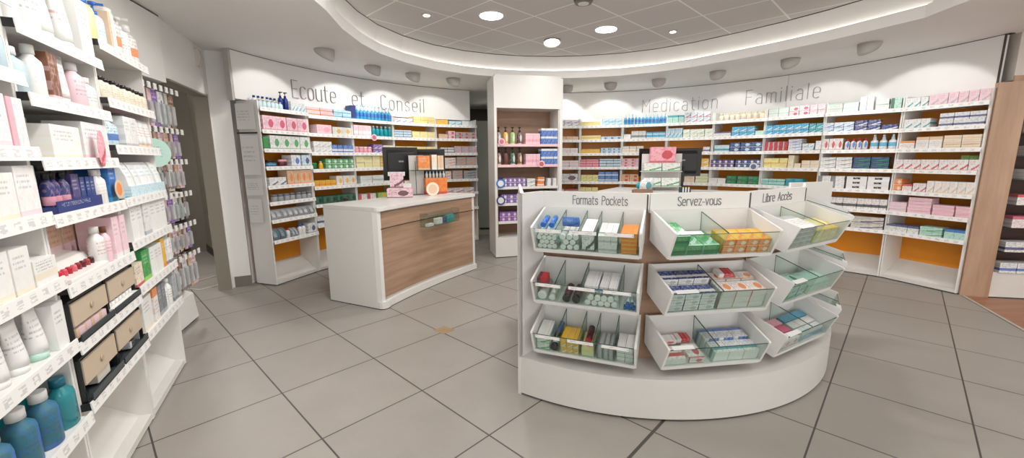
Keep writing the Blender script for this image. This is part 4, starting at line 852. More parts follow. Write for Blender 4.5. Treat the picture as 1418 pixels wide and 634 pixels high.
# pegboard with hooks and blister packs
FPn, WP = frame((-2.56, 2.66), (-2.83, 3.51)); FPn = FPn @ Matrix.Translation((0, .13, 0))
pg = ob('pegboard_display', None, M=FPn, label='white pegboard with chrome hooks full of blister packs beside the doorway', cat='display')
part('board', MB().box(0, WP, 0, .02, .28, 1.98), flat('dedbd6', .5), pg)
part('base', MB().prismx([(-.13, .02), (.02, .02), (.02, .3), (-.11, .24)], 0.0, WP), wht, pg); part('toe_gap', MB().box(0.005, WP - .005, -.11, .02, 0, .02), flat('1c1a18', .8), pg)
part('side_panel', MB().box(WP - .012, WP, -.05, .02, .28, 1.98), wht, pg)
ch = flat('d7dade', .2, .6, name='chrome wire')
hz = [1.93, 1.62, 1.38, 1.12, .87, .62]; cols = 10
hk = MB().tube([(0, 0, 0), (0, -.2, .004), (0, -.21, .018)], .003, 5).mesh('hook', ch); tgm = MB().box(-.02, .02, -.222, -.216, -.012, .03).mesh('price_tag', rail_mat())
brm = MB().box(-.012, .012, -.004, 0, -.02, .02).mesh('hook_plate', ch)
PKC = ['n/w/d:band', 'q/n/w:left', 'w/i/k:diag', 'v/q/w:band', 'd/n/k:left', 'w/k/n:blob', 'q/i/k:band', 'h/x/w:left', 'd/i/k:band']
pkm = {}
def pack_mesh(c, w, h):
    if (c, w, h) in pkm: return pkm[(c, w, h)]
    card = MB().box(-w / 2, w / 2, 0, .0015, -h, 0).mesh('blister_pack', pr(c))
    bl = MB(); bl.prismx([(0, -h * .92), (0, -h * .3), (-.014, -h * .34), (-.014, -h * .88)], -w * .34, w * .34)
    it = MB().lathe([(w * .12, -h * .86), (w * .2, -h * .7), (w * .1, -h * .5), (w * .14, -h * .36)], seg=8, sy=.3)
    it.xf(Matrix.Translation((0, -.006, 0)))
    pkm[(c, w, h)] = (card, bl.mesh('blister', milky('e8eef0', .55)), it.mesh('tool', flat(PAL[c[2] if c[2] not in 'wq' else 'n'], .35)))
    return pkm[(c, w, h)]
rown = ['topmost hook row', 'second hook row', 'third hook row', 'fourth hook row', 'fifth hook row', 'lowest hook row']
coln = ['first', 'second', 'third', 'fourth', 'fifth', 'sixth', 'seventh', 'eighth', 'ninth', 'tenth']; depn = ['front', 'middle', 'rear']
cname = {'n': 'brown', 'q': 'pink', 'w': 'white', 'v': 'lilac', 'd': 'tan', 'r': 'red', 'a': 'pale blue', 'o': 'orange', 'h': 'stone grey'}
for r, z in enumerate(hz):
    for c_ in range(cols):
        x = .06 + c_ * (WP - .12) / (cols - 1)
        h_ = ob('hook', hk, pg, loc=(x, 0, z)); ob('price_tag', tgm, h_); ob('hook_plate', brm, h_)
        if r == 0 and c_ % 2: pass
        cd = PKC[(c_ * 2 + r * 3) % 9]; w, h = .07, (.27 if r in (0, 5) else .2)
        for dpt in range(2):
            cm_, bm_, im_ = pack_mesh(cd, w, h)
            o = ob('blister_pack', cm_, M=FPn @ Matrix.Translation((x, -.17 + dpt * .06, z - .006)) @ Matrix.Rotation(RND.uniform(-.12, .12), 4, 'Z') @ Matrix.Rotation(RND.uniform(-.03, .03), 4, 'Y'), label=depn[dpt] + ' ' + cname[cd[0]] + ' blister pack, ' + rown[r] + ', ' + coln[c_] + ' hook from the shelving', cat='blister pack', group='blister packs on the pegboard hooks')
            ob('blister', bm_, o); ob('tool', im_, o)
o = ob('bubble_sign', MB().lathe([(.5, -.0015), (.5, .0015)], seg=32).xf(Matrix.Rotation(pi / 2, 4, 'X') @ Matrix.Diagonal((.2, .2, 1, 1))).mesh('bubble_sign', pr('m/m/t:soft')), M=FPn @ Matrix.Translation((WP * .28, -.26, 1.455)) @ Matrix.Rotation(radians(-38), 4, 'Z'), label='round mint green sign standing out before the pegboard packs', cat='sign')
part('stem', MB().box(-.004, .004, .002, .2, -.01, .01), glassy(), o)
ob('carry_bottle', pmesh('s', .07, .07, .17, 'o/n/w:clear', True)[0][1], M=FPn @ Matrix.Translation((WP * .12, -.1, 1.06)) , label='x', cat='bottle') if False else None

NAMES['c'] = 'travel_carton'
# ---------------------------------------------------------------- curved self-service island
def isl(a, b): return frame(a, b)
pc = (.92, 3.52); R1 = 1.535
a0, a1 = -124.8, -8.2
b = MB(); N = 64
ptsb = [(pc[0] + R1 * cos(radians(a0 + (a1 - a0) * i / N)), pc[1] + R1 * sin(radians(a0 + (a1 - a0) * i / N))) for i in range(N + 1)]
island = ob('island_display', None, label='curved white self-service island with tilted glass bins in the foreground', cat='display')
foot = [(pc[0] + (x - pc[0]) * .992, pc[1] + (y - pc[1]) * .992) for x, y in ptsb] + [(2.4, 3.4), (.06, 3.4)]
part('toe_gap', MB().prism(foot, 0, .012), flat('1c1a18', .8), island)
part('plinth', MB().prism(ptsb + [(2.42, 3.42), (.05, 3.42)], .012, .24), flat('d9d7d2', .35, var=.03, name='white lacquer'), island)
SB = [((.19, 2.42), (.735, 2.205)), ((.75, 2.205), (1.335, 2.285)), ((1.352, 2.305), (1.872, 2.605)), ((1.885, 2.63), (2.13, 2.97))]
core = [(.2, 2.46), (.735, 2.235), (.75, 2.235), (1.33, 2.315), (1.36, 2.335), (1.865, 2.635), (1.88, 2.66), (2.12, 3.0), (2.12, 3.3), (.2, 3.3)]
part('core', MB().prism(core, .24, 1.1), oak, island)
part('top', MB().prism(core, 1.1, 1.115), wht, island)
bw = flat('e4e3e0', .4, name='white board')
Fs, Ws = frame((.045, 2.255), (.19, 2.42)); part('side_panel', MB().box(0, Ws, 0, .018, .24, 1.207).xf(Fs), flat('e6e4e1', .35), island); 
part('side_panel', MB().box(-.0, .02, 0, .02, .0, 1.207).xf(Fs), flat('e6e4e1', .35), island)
part('side_panel', MB().box(0, .02, 0, .85, .24, 1.2).xf(Matrix.Translation((.05, 2.3, 0))), wht, island)
Fs, Ws = frame((2.05, 3.01), (2.45, 3.13)); part('end_panel', MB().box(0, Ws, 0, .018, .24, 1.207).xf(Fs), bw, island)
ltm2 = flat('7c7d7f', .35, .2, name='grey letter')
for (A, B), tx, f0, f1 in [(SB[0], 'Formats Pockets', .3, .82), (SB[1], 'Servez-vous', .27, .7), (SB[2], 'Libre Acc\u00e8s', .2, .72)]:
    F, W = frame(A, B)
    s_ = part('sign_board', MB().box(0, W, 0, .016, 1.1, 1.207), bw, island, ); s_.matrix_local = F
    hh = .048; wb, tw = word(tx, hh, .0042, .002, .17); sc = (f1 - f0) * W / tw
    wb.xf(Matrix.Translation((W * f0, 0, 1.137)) @ Matrix.Scale(sc, 4, (1, 0, 0)))
    ob('lettering', wb.mesh('lettering', ltm2), s_)
    ob('edge_strip', MB().box(W - .004, W + .004, -.002, .014, 1.1, 1.2).mesh('edge_strip', flat('4d4643', .5)), s_)
F, W = frame(*SB[3]); s_ = part('sign_board', MB().box(0, W, 0, .016, 1.1, 1.207), bw, island); s_.matrix_local = F
RZ = [.89, .59, .29]; RN = ['upper', 'middle', 'lower']; BN = ['bin below the first sign', 'bin below the second sign', 'bin below the third sign', 'bin beside the end panel']
pane = glassy('f2f8f5', .09); edge = flat('47605a', .2, name='glass edge'); bi = flat('e3e2df', .4, name='bin lacquer')
TH = math.atan2(.06, .2)
def make_bin(c, r, divs):
    F, W = frame(*SB[c]); M = F @ Matrix.Translation((0, 0, RZ[r]))
    root = ob('display_bin', None, M=M, label='white tilted ' + RN[r] + ' ' + BN[c], cat='bin', group=None)
    side = [(0, .06), (-.2, 0), (-.262, .138), (-.258, .146), (0, .228)]
    e = .005
    part('side_panel', MB().prismx(side, e, e + .012), bi, root); part('side_panel', MB().prismx(side, W - e - .012, W - e), bi, root)
    part('back_panel', MB().box(e + .012, W - e - .012, -.012, -.001, .06, .226), bi, root)
    part('bottom', MB().prismx([(-.012, .053), (-.012, .063), (-.2, .0085), (-.2, -.002)], e + .012, W - e - .012), bi, root)
    part('front_rail', MB().prismx([(-.2, -.004), (-.206, .014), (-.198, .018), (-.19, 0)], e + .012, W - e - .012), bi, root)
    g = part('front_pane', MB().prismx([(-.2065, .016), (-.256, .132), (-.2535, .133), (-.204, .017)], e + .014, W - e - .014), pane, root)
    part('pane_edge', MB().prismx([(-.2575, .1325), (-.2575, .1345), (-.2525, .1355), (-.2525, .1335)], e + .014, W - e - .014), edge, g)
    for k, f in enumerate(divs):
        x = W * f; d = part('divider', MB().prismx([(-.013, .066), (-.198, .013), (-.25, .134), (-.013, .21)], x - .0015, x + .0015), pane, root)
        part('divider_edge', MB().prismx([(-.25, .134), (-.2515, .1375), (-.013, .2135), (-.013, .21)], x - .002, x + .002).box(x - .0015, x + .0015, -.0135, -.0125, .066, .21), edge, d)
    n = max(1, len(divs))
    for k in range(n if c else 3):
        nn = n if c else 3; x = W * (.06 + k * .94 / nn); w = W * .2 if c else W * .24
        part('price_strip', MB().prismx([(-.262, .137), (-.262, .139), (-.236, .148), (-.236, .146)] if c else [(-.2635, .118), (-.2655, .136), (-.264, .136), (-.262, .118)], x, x + w), rail_mat() if not c else flat('eeeeec', .4), root)
    return M, W
def inbin(M, W, items, where):
    """items (f0,f1,n,layers,h,kind,code,desc,depth[,back offset]); lie on the sloping bottom, ends to the pane"""
    T = M @ Matrix.Translation((0, -.193, .0125)) @ Matrix.Rotation(TH, 4, 'X')
    for f0, f1, n, L, h, kind, code, desc, dep, *bo in items:
        h *= 1.22 if kind == 'c' else 1.08; bo = [bo[0] if bo else 0, (bo[1] if len(bo) > 1 else 0) * 1.2]
        bo = bo + [0, 0]; cw = (f1 - f0) * W / n
        for l in range(L):
            for i in range(n):
                x = f0 * W + cw * (i + .5); off = cw * .5 if kind == 'r' and l % 2 else 0
                if off and i == n - 1: continue
                lay = '' if L == 1 else (', bottom layer' if l == 0 else ', top layer' if l == L - 1 else ', middle layer')
                lab = ordlab(i, n, desc).replace(' of its row', '').replace(' in its row', '') + lay + ', ' + where
                zz = bo[1] + l * (h * (.88 if kind == 'r' else 1.0)) + .0006 * (l + 1)
                prod(kind, cw * .96, dep, h * .99, code, T @ Matrix.Translation((x + off, bo[0] + dep / 2 + .008, zz)) @ Matrix.Rotation(RND.uniform(-.025, .025), 4, 'Z'), lab, (desc + ' pieces in the ' + where) if n * L > 1 else None, True)
B_ = {}
for r in range(3):
    B_[0, r] = make_bin(0, r, [[.24, .45, .59, .79], [.24, .48, .82], [.26, .47, .61, .79]][r])
    B_[1, r] = make_bin(1, r, [.5]); B_[2, r] = make_bin(2, r, [.5]); B_[3, r] = make_bin(3, r, [.5])
w_ = lambda c, r: RN[r] + ' ' + BN[c]
inbin(*B_[0, 0], [(.04, .23, 4, 4, .027, 'r', 'a/w', 'small bottle with white cap', .12), (.26, .44, 3, 3, .031, 'r', 'w/w', 'white tube end', .12), (.06, .22, 2, 1, .03, 'r', 'b/b', 'small blue capped bottle', .1, .02, .098),
  (.27, .43, 1, 1, .05, 'k', 'b/B/w:diag', 'blue sachet on top of the tubes', .03, .05, .095), (.465, .58, 1, 1, .1, 'c', 'w/k/k:diag', 'white pack with black splashes', .15), (.61, .78, 3, 2, .04, 'c', 'w/s/x:band', 'long white box', .16), (.81, .95, 1, 5, .019, 'c', 'o/Y/r:band', 'orange sachet', .11)], w_(0, 0))
inbin(*B_[0, 1], [(.04, .13, 1, 1, .05, 'r', 's/w', 'pale bottle lying', .15), (.14, .23, 1, 2, .035, 'r', 'w/w', 'white bottle lying', .14), (.04, .13, 1, 1, .05, 'c', 'r/i/w:left', 'small crimson box on top', .07, .03, .052),
  (.28, .46, 2, 1, .042, 'r', 'i/k', 'dark capped bottle', .13), (.5, .8, 5, 2, .033, 'r', 'w/w', 'round white tube end', .13), (.5, .63, 1, 1, .03, 'c', 'w/b/w:band', 'white tube carton with blue band', .15, .01, .07), (.64, .8, 2, 1, .03, 'c', 'w/b/x:band', 'leaning white pack with blue band', .15, .01, .07),
  (.85, .96, 3, 2, .018, 'r', 'a/b', 'tiny blue and white vial', .08)], w_(0, 1))
inbin(*B_[0, 2], [(.04, .17, 1, 2, .038, 'c', 'w/g/t:diag', 'white and green flat carton', .15), (.18, .25, 1, 1, .04, 'r', 'w/k', 'deodorant roller with black cap', .15), (.2, .26, 1, 1, .03, 'r', 'b/k', 'blue and white roller on top', .13, .04, .045),
  (.28, .46, 3, 2, .034, 'c', 'Y/w/x:diag', 'yellow small carton', .13), (.48, .6, 1, 1, .045, 'c', 'y/m/x:none', 'pale yellow green box', .14), (.49, .59, 1, 1, .035, 'r', 'i/r', 'dark maroon tube on top', .14, .02, .046),
  (.63, .78, 3, 1, .055, 'c', 's/x/k:left', 'grey spectacle case', .14), (.81, .96, 2, 3, .022, 'c', 'w/s/x:band', 'clear white flat box', .14)], w_(0, 2))
inbin(*B_[1, 0], [(.04, .49, 3, 1, .044, 'c', 'g/G/w:band|g/m/w:diag', 'green carton lying', .16), (.04, .2, 1, 1, .044, 'c', 'g/G/w:band|g/m/w:diag', 'green carton stacked at the side', .16, 0, .046), (.52, .97, 4, 2, .032, 'c', 'o/e/w:blob|Y/o/w:diag', 'orange small carton', .12), (.53, .7, 1, 1, .03, 'c', 'd/e/o:left', 'peach carton behind the divider', .06, .13)], w_(1, 0))
inbin(*B_[1, 1], [(.04, .49, 3, 3, .028, 'c', 'w/s/k:blob|B/w/b:band', 'white ended navy carton', .08), (.04, .49, 3, 4, .028, 'c', 'w/s/k:blob|B/w/b:band', 'rear navy carton', .08, .09), (.52, .97, 3, 3, .029, 'c', 'f/w/x:plain|w/o/r:blob', 'orange-topped white carton', .09), (.52, .97, 3, 3, .031, 'c', 'f/w/x:plain|w/o/B:blob', 'rear orange-printed carton', .07, .1), (.6, .75, 1, 1, .02, 'c', 'r/w/w:left', 'red carton lying on top', .06, .11, .1)], w_(1, 1))
inbin(*B_[1, 2], [(.05, .26, 1, 1, .03, 'c', 'w/w/x:plain|w/r/r:band', 'white carton with red panel', .1), (.29, .44, 1, 1, .03, 'c', 'w/r/k:blob|w/r/k:blob', 'white carton with red seal', .11), (.06, .24, 1, 1, .022, 'c', 'w/r/r:blob', 'small red marked box', .05, .1, .04), (.26, .4, 1, 1, .022, 'c', 'r/w/w:left', 'small red box at the back', .05, .12, .03),
  (.52, .97, 3, 1, .052, 'c', 'w/w/x:plain|w/t/b:band', 'white carton with teal wave', .085), (.5, .95, 3, 1, .065, 'c', 'b/w/B:left|w/b/b:top', 'white carton with blue top', .075, .09)], w_(1, 2))
inbin(*B_[2, 0], [(.04, .5, 4, 4, .023, 'c', 's/w/k:none|w/s/k:top', 'white grey carton', .15), (.53, .97, 3, 2, .032, 'c', 'y/w/x:diag|y/Y/w:diag', 'pale yellow carton', .14)], w_(2, 0))
inbin(*B_[2, 1], [(.04, .48, 3, 2, .03, 'c', 'm/t/G:diag|m/G/t:blob', 'mint green carton', .12), (.52, .97, 4, 2, .022, 'c', 'm/w/t:none', 'pale teal flat carton', .12)], w_(2, 1))
inbin(*B_[2, 2], [(.04, .48, 3, 1, .04, 'c', 'w/P/r:blob', 'white carton with pink mark', .05), (.04, .48, 3, 1, .045, 'c', 'w/P/r:top', 'white pink carton, second file', .05, .055), (.04, .48, 3, 1, .05, 'c', 'w/p/r:top', 'white pink carton, rear file', .05, .11), (.52, .96, 3, 1, .04, 'c', 'c/w/b:top', 'sky blue carton', .05), (.52, .96, 3, 1, .045, 'c', 'w/r/r:blob', 'blush carton, second file', .05, .055), (.52, .96, 3, 1, .05, 'c', 'w/c/r:top', 'blue and rose carton, rear file', .05, .11)], w_(2, 2))
for r in range(3): inbin(*B_[3, r], [(.06, .48, 2, 2, .03, 'c', 'w/s/k:diag', 'white silver carton', .12), (.53, .94, 2, 2, .03, 'c', 's/w/k:diag', 'silver carton', .12)], w_(3, r))
NAMES['c'] = 'product_pack'
# ---------------------------------------------------------------- service counter by the Conseil wall
def bez(p, c, q, n=12): return [((1 - t) ** 2 * p[0] + 2 * t * (1 - t) * c[0] + t * t * q[0], (1 - t) ** 2 * p[1] + 2 * t * (1 - t) * c[1] + t * t * q[1]) for t in [i / n for i in range(n + 1)]]
CT = .97
ctr = ob('service_counter', None, label='white service counter with oak front standing before the Conseil wall', cat='counter')
FA, FB, BB, BA = (-1.21, 3.655), (-.455, 5.09), (-1.09, 5.42), (-1.83, 3.945)
mid = (-.92, 4.41); front = bez(FA, mid, FB)
rc = bez((-1.27, 3.68), (-1.2, 3.635), (-1.17, 3.72), 5)
outl = rc + front[1:] + [BB, BA]
def inset(pts, d):   # moves the front curve back toward the body
    return [(x - .89 * d, y + .45 * d) for x, y in pts]
part('toe_gap', MB().prism([(p[0] * .995 - .01, p[1] * .998 + .01) for p in outl], 0, .008), flat('1c1a18', .8), ctr)
part('plinth', MB().prism(outl, .008, .075), whs, ctr)
fr = inset(front, .03)
part('body', MB().prism([(-1.26, 3.69)] + inset(front[1:], .045) + [BB, BA], .075, .93), whs, ctr)
part('worktop', MB().prism(outl, .93, CT), flat('e4e2de', .3, name='white top'), ctr, bev=.003)
part('side_panel', MB().prism([BA, (-1.27, 3.68), (-1.222, 3.672), (-1.2, 3.70), (-1.82, 3.985)], .075, .93), whs, ctr)
t_ = front[1:]; n = len(t_)
P0, P1 = inset([front[0]], .02)[0], inset([front[-1]], .02)[0]
wdp = wood('sonoma oak front', 'c0a087', '8c6d55', 'counter', 1., .45)
pf_ = inset(front, .03); pb_ = inset(front, .044)
pan = MB()
cv = bez((FA[0] + .02, FA[1] + .04), mid, (FB[0] - .018, FB[1] - .045), 14); cf, cb = inset(cv, .03), inset(cv, .044)
part('front_panel', pan.prism(cf + cb[::-1], .1, .915), wdp, ctr)
part('front_stile', MB().prism(inset([(FB[0] - .018, FB[1] - .04), (FB[0], FB[1] - .005)], .022) + inset([(FB[0], FB[1] - .005), (FB[0] - .018, FB[1] - .04)], .05), .075, .93), whs, ctr)
rl = inset(cv, .012)
part('steel_rail', MB().tube([(x, y, .765) for x, y in rl], .0045, 6), flat('55524f', .25, .8, name='steel'), ctr)
for k in (0, 7, 14): part('rail_post', MB().tube([(*inset([cv[k]], .03)[0], .765), (*inset([cv[k]], .008)[0], .765)], .006, 6), flat('8a8886', .25, .8, name='steel post'), ctr)
# acrylic tray on the rail
Ft, Wt = frame((-.955, 4.20), (-.70, 4.70))
Ft = Ft @ Matrix.Translation((.0, -.0, .70))
tr = ob('acrylic_tray', None, M=Ft, label='clear acrylic box hanging on the steel rail of the oak counter front', cat='tray')
part('box', MB().box(0, Wt, -.11, -.107, 0, .12).box(0, .003, -.107, 0, 0, .14).box(Wt - .003, Wt, -.107, 0, 0, .14).box(0, Wt, -.107, 0, -.003, 0).box(0, Wt, -.003, 0, 0, .14), glassy('f4f8f6', .07), tr)
part('rim', MB().box(0, Wt, -.112, -.107, .118, .122).box(0, .004, -.11, 0, .138, .142).box(Wt - .004, Wt, -.11, 0, .138, .142), flat('7a817c', .2), tr)
place_rows(Ft, Wt, .001, 'hanging acrylic box', [(.3, .48, 2, 1, .07, 'c', 'w/x/k:none', 'small white grey packet'), (.5, .62, 1, 1, .06, 'c', 'B/v/w:none', 'small navy packet'), (.63, .9, 2, 1, .08, 'c', 't/g/w:none', 'small teal packet'), (.05, .22, 2, 1, .03, 'c', 'w/s/k:none', 'tiny white packet')], y0=-.09, near=True, depth=.04)
def onc(x, y, a, z=CT): return Matrix.Translation((x, y, z)) @ Matrix.Rotation(a, 4, 'Z')
AC = atan2(1.45, .73)
def monitor(M, w, h, lab):
    o = ob('monitor', None, M=M, label=lab, cat='monitor'); bk = flat('141416', .35, name='black plastic')
    part('base', MB().lathe([(.1, 0), (.1, .008), (.03, .014)], seg=24, sy=.8), bk, o)
    part('stand', MB().box(-.025, .025, .0, .02, .01, .3), bk, o)
    part('screen_case', MB().box(-w / 2, w / 2, -.035, -.005, .17, .17 + h).prismx([(-.005, .2), (.02, .24), (.02, .1 + h), (-.005, .14 + h)], -w * .38, w * .38), bk, o, bev=.004)
    part('screen', MB().box(-w / 2 + .012, w / 2 - .012, -.037, -.035, .182, .158 + h), flat('0d0d12', .12), o)
    part('maker_mark', MB().box(-.03, .03, .02, .0215, h * .55 + .17, h * .57 + .18), flat('8f8f92', .3), o)
    return o
monitor(onc(-1.36, 5.1, radians(25) + pi), .42, .40, 'black monitor seen from behind, nearer one on the oak counter')
monitor(onc(-1.1, 5.28, radians(10) + pi), .5, .38, 'black monitor seen from behind, farther one on the oak counter')
# acrylic product stand
st = ob('counter_stand', None, M=onc(-1.16, 5.0, radians(28)), label='white and clear counter stand carrying orange packs', cat='stand')
part('back_board', MB().box(-.08, .1, 0, .006, 0, .47), flat('cfcdc9', .4), st); part('shelf', MB().box(-.08, .34, -.1, .0, .29, .296), glassy('cfe0d8', .25), st)
part('shelf_edge', MB().box(-.08, .34, -.102, -.1, .288, .297), flat('39403d', .3), st); part('foot', MB().box(-.08, .34, -.1, .0, 0, .006), flat('55504c', .4), st); part('post', MB().box(-.03, -.024, -.1, -.094, 0, .4), flat('3b3836', .4), st)
Fs_ = onc(-1.16, 5.0, radians(28))
place_rows(Fs_, .42, .297, 'clear shelf of the counter stand', [(.02, .38, 1, 1, .17, 'c', 'o/d/w:none', 'orange display pack'), (.42, .58, 1, 1, .18, 'c', 'e/w/o:none', 'tall cream pack'), (.6, .78, 2, 1, .17, 'c', 'd/e/o:none', 'slim beige pack')], y0=-.09, near=True, depth=.07)
od = ob('orange_dispenser', None, M=onc(-1.16, 5.0, radians(28)) @ Matrix.Translation((.09, -.006, .0065)), label='orange box of clear capped bottles on the oak counter', cat='display')
part('box', MB().box(0, .27, -.09, .0, 0, .19), pr('o/r/r:none'), od)
for k in range(6): part('bottle_top', MB().lathe([(.016, .19), (.016, .24), (.008, .25), (.008, .272)], cx=.028 + k * .043, cy=-.045, seg=10), milky('eef2f2', .3), od)
disc_sign(onc(-.93, 4.83, radians(30)), 0, 0, .078, .078, 'e/d/r:disc', 'round cream sign standing before the orange bottle box', False)
pkb = ob('pink_display', None, M=onc(-1.40, 4.66, radians(6)), label='pink and white card display box on the oak counter', cat='display')
part('box', MB().box(0, .27, -.1, .0, 0, .105), pr('q/i/i:blob'), pkb); part('header_card', MB().prismx([(-.005, .105), (0, .105), (.015, .27), (.01, .27)], .02, .17), pr('q/i/x:diag'), pkb); part('header_band', MB().prismx([(.008, .235), (.01, .235), (.015, .285), (.012, .285)], .0, .19), pr('w/i/i:none'), pkb)
place_rows(onc(-1.40, 4.66, radians(6)), .27, .106, 'inside the pink display box', [(.66, .98, 2, 1, .05, 'c', 'w/p/i:none', 'small white pink box')], y0=-.09, near=True, depth=.05)
bl = ob('computer_mouse', MB().lathe([(.03, 0), (.034, .012), (.024, .026), (.005, .03)], seg=16, sy=1.6).mesh('computer_mouse', flat('1b1b1d', .35)), M=onc(-1.78, 4.62 - .25, .4), label='small black mouse near the blank end of the oak counter', cat='mouse')
for k, (x, y, a) in enumerate([(-.8, 5.06, .3), (-.72, 4.98, .1)]):
    ob('paper_sheet', MB().box(-.1, .1, -.07, .07, 0, .002).mesh('paper_sheet', pr('w/s/x:none')), M=onc(x, y, a, CT + .0005 + k * .0025), label=['white paper lying on the far end of the oak counter', 'upper white paper on the far end of the oak counter'][k], cat='paper')
# ---------------------------------------------------------------- second counter behind the island
C2 = .98; L0 = (1.1, 5.25); u = Vector((.83, -.555)).normalized(); v = Vector((-u.y, u.x))
F2_, _ = frame(L0, (L0[0] + u.x, L0[1] + u.y)); WL, DP = 1.75, .78
c2 = ob('service_counter', None, M=F2_, label='white counter half hidden behind the island, below the word Medication', cat='counter')
part('body', MB().box(.03, WL - .03, .03, DP - .03, .08, C2 - .04), whs, c2); part('plinth', MB().box(.02, WL - .02, .02, DP - .02, 0, .08), whs, c2)
part('worktop', MB().box(0, WL, 0, DP, C2 - .04, C2), flat('e4e2de', .3, name='white top'), c2, bev=.003); part('front_panel', MB().box(.06, WL - .06, .015, .03, .1, C2 - .06), wdp, c2)
def at2(px_ratio, dist, a=0, z=C2):   # a point on the ray with x/y = ratio at depth y
    return onc(px_ratio * dist, dist, a, z)
so = ob('counter_stand', None, M=at2(.368, 5.2, radians(-4)), label='white two-shelf stand with green and white packs on the far counter', cat='stand')
wb2 = flat('dcdad6', .4)
part('back_board', MB().box(-.25, .25, .1, .106, 0, .46), wb2, so)
part('shelf', MB().box(-.27, .22, -.03, .1, .045, .053), wb2, so); part('shelf', MB().box(-.27, .22, -.03, .1, .235, .243), wb2, so); part('shelf', MB().box(-.2, .2, 0, .1, .345, .352), flat('cfa9a3', .4), so); part('post', MB().tube([(.2, -.02, 0), (.2, -.02, .36)], .006, 6), flat('8f8d8a', .4), so)
MS = at2(.368, 5.2, radians(-4))
place_rows(MS @ Matrix.Translation((-.26, 0, 0)), .47, .055, 'lower shelf of the far counter stand', [(.02, .98, 2, 1, .105, 'c', 'w/g/l:diag', 'white and green pack')], y0=-.02, depth=.08)
place_rows(MS @ Matrix.Translation((-.26, 0, 0)), .47, .245, 'upper shelf of the far counter stand', [(.02, .98, 2, 1, .098, 'c', 'w/g/l:diag', 'white and green pack')], y0=-.02, depth=.08)
place_rows(MS @ Matrix.Translation((-.17, 0, 0)), .32, .353, 'very top of the far counter stand', [(0, 1, 1, 1, .19, 'c', 'p/r/e:blob', 'coral pink poster pack')], y0=.0, depth=.07)
monitor(at2(.341, 5.45, pi + radians(4)), .36, .36, 'black monitor mostly hidden behind the coral pink pack')
monitor(at2(.412, 5.4, pi - radians(6)), .48, .36, 'black monitor beside the green pack stand on the far counter')
fg = ob('soap_figure', None, M=at2(.326, 5.0, 0), label='small teal and white rounded foam holder on the far counter', cat='ornament')
part('body', MB().lathe([(.03, 0), (.07, .03), (.085, .07), (.06, .13), (.02, .16)], seg=16, sy=.6), pr('w/t/t:blob'), fg); part('wing', MB().lathe([(.01, .04), (.035, .07), (.01, .12)], cx=-.085, seg=10, sy=.5), flat(PAL['t'], .4), fg); part('wing', MB().lathe([(.01, .06), (.035, .11), (.01, .17)], cx=.07, seg=10, sy=.5), flat('dfe6e6', .4), fg)
ob('wooden_block', MB().prismx([(0, 0), (.1, 0), (.1, .035), (0, .05)], -.11, .11).mesh('wooden_block', oak), M=at2(.322, 4.82, 0), label='flat brown wooden block at the edge of the far counter', cat='block')
gt = ob('card_reader', None, M=at2(.425, 4.8, 0), label='dark green striped little holder on the far counter', cat='holder')
part('body', MB().prismx([(0, 0), (.06, 0), (.05, .07), (.01, .06)], -.06, .06), flat('17382f', .35), gt)
for k in range(3): part('white_stick', MB().box(-.04 + k * .032, -.025 + k * .032, -.004, .0, .012, .07), flat('e6e8e4', .4), gt)
NAMES['c'] = 'carton'
# ---------------------------------------------------------------- dark shelving at the wood panel
FD, _ = frame((4.715, 3.885), (5.7, 3.69)); WD = 1.0
dr = ob('dark_shelf_unit', None, M=FD, label='dark brown shelf unit cropped by the picture edge past the wood panel', cat='shelving')
db = flat('55392f', .5, name='dark brown laminate'); dl = flat('2a1c18', .5)
part('back_panel', MB().box(0, WD, .3, .32, .25, 2.05), db, dr); part('side_panel', MB().box(0, .012, .04, .3, .25, 2.05), db, dr)
part('base', MB().prismx([(-.0, .012), (.3, .012), (.3, .25), (.05, .25)], 0, WD), flat('d8d3cd', .4), dr); part('toe_gap', MB().box(0, WD, .01, .3, 0, .012), dl, dr)
DZ = [.25, .46, .70, .92, 1.16, 1.38, 1.60, 1.82]
pc_ = [('w/b/B:band', 'white carton with blue bar'), ('w/B/b:band', 'white carton with navy bar'), ('w/P/r:top', 'white carton with magenta panel'), ('w/r/x:top', 'white carton with red edge'), ('w/s/x:none', 'plain pale carton'), ('e/s/x:none', 'ivory carton'), ('w/e/x:none', 'cream white carton'), ('s/e/x:none', 'greyish carton')]
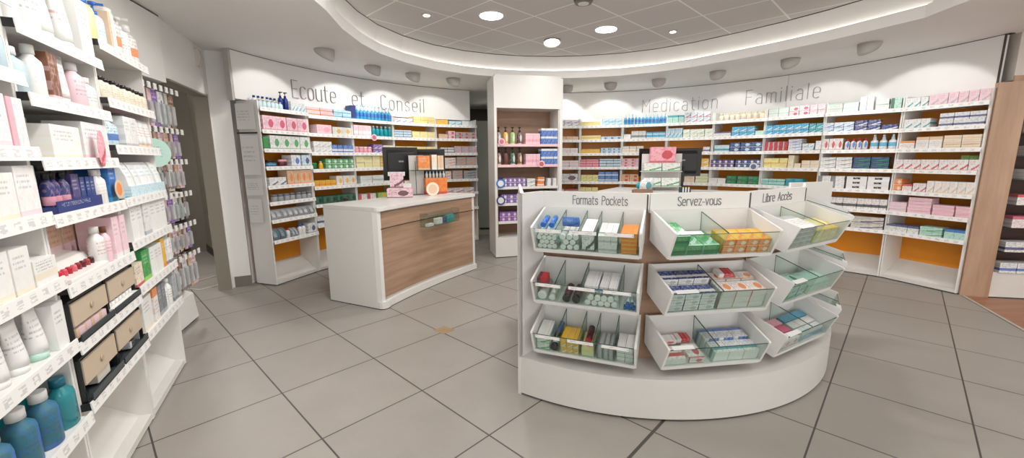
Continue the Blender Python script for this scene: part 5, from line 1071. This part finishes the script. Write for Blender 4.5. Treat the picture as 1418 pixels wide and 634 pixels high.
for k, z in enumerate(DZ):
    if k: 
        s_ = part('shelf', MB().box(.012, WD, .03, .3, z - .012, z - .002), dl, dr)
    place_rows(FD, WD, z + .0, ['lowest shelf', 'second shelf up', 'third shelf up', 'fourth shelf up', 'fifth shelf up', 'sixth shelf up', 'seventh shelf up', 'top shelf'][k] + ' of dark unit', [(.08 + .012 * k, .5 + .01 * k, 3, 1, .1 + .012 * (k in (2,)), 'c', *pc_[k])], y0=.03)
# ---------------------------------------------------------------- notices on the first unit's side
FS, WS = frame((-2.94, 4.475), (-2.652, 4.432))
for k, (z0, z1, x0_, x1_, cd, lb) in enumerate([(1.72, 1.985, .03, .25, 'f/f/x:soft', 'topmost grey notice with small print on the shelf side'), (1.24, 1.66, .05, .26, 'f/f/x:soft', 'long grey notice with small print on the shelf side'), (1.02, 1.2, .05, .26, 'f/x/k:soft', 'small notice with two symbols on the shelf side'), (.72, .98, .06, .22, 'f/f/x:soft', 'lowest notice with a plan drawing on the shelf side')]):
    ob('paper_notice', MB().box(x0_, x1_, -.002, -.0005, z0, z1).mesh('paper_notice', pr(cd)), M=FS, label=lb, cat='notice')
    if k == 0: ob('dark_strip', MB().box(.02, .26, -.004, -.0006, 1.675, 1.69).mesh('dark_strip', flat('1c1c1e', .4)), M=FS, label='narrow black strip between the two upper notices', cat='strip')
merge_far()
# ---------------------------------------------------------------- camera
cam = bpy.data.cameras.new('camera'); co = bpy.data.objects.new('camera', cam); COL.objects.link(co)
cam.sensor_width = 36; cam.sensor_fit = 'HORIZONTAL'; cam.lens = 566.7 / 1418 * 36; cam.clip_start = .02
pit, rol = .1716, -.0073
fwd = Vector((0, cos(pit), -sin(pit))); rt = Vector((1, 0, 0)); up = rt.cross(fwd)
r2 = cos(rol) * rt + sin(rol) * up; u2 = -sin(rol) * rt + cos(rol) * up
m = Matrix((( r2.x, u2.x, -fwd.x, 0), (r2.y, u2.y, -fwd.y, 0), (r2.z, u2.z, -fwd.z, 1.4), (0, 0, 0, 1)))
co.matrix_world = m
S = bpy.context.scene; S.camera = co
S.view_settings.view_transform = 'Standard'; S.view_settings.look = 'None'; S.view_settings.gamma = 1; S.view_settings.use_curve_mapping = False; S.view_settings.exposure = EXPO
S.cycles.max_bounces = 8; S.cycles.transparent_max_bounces = 24
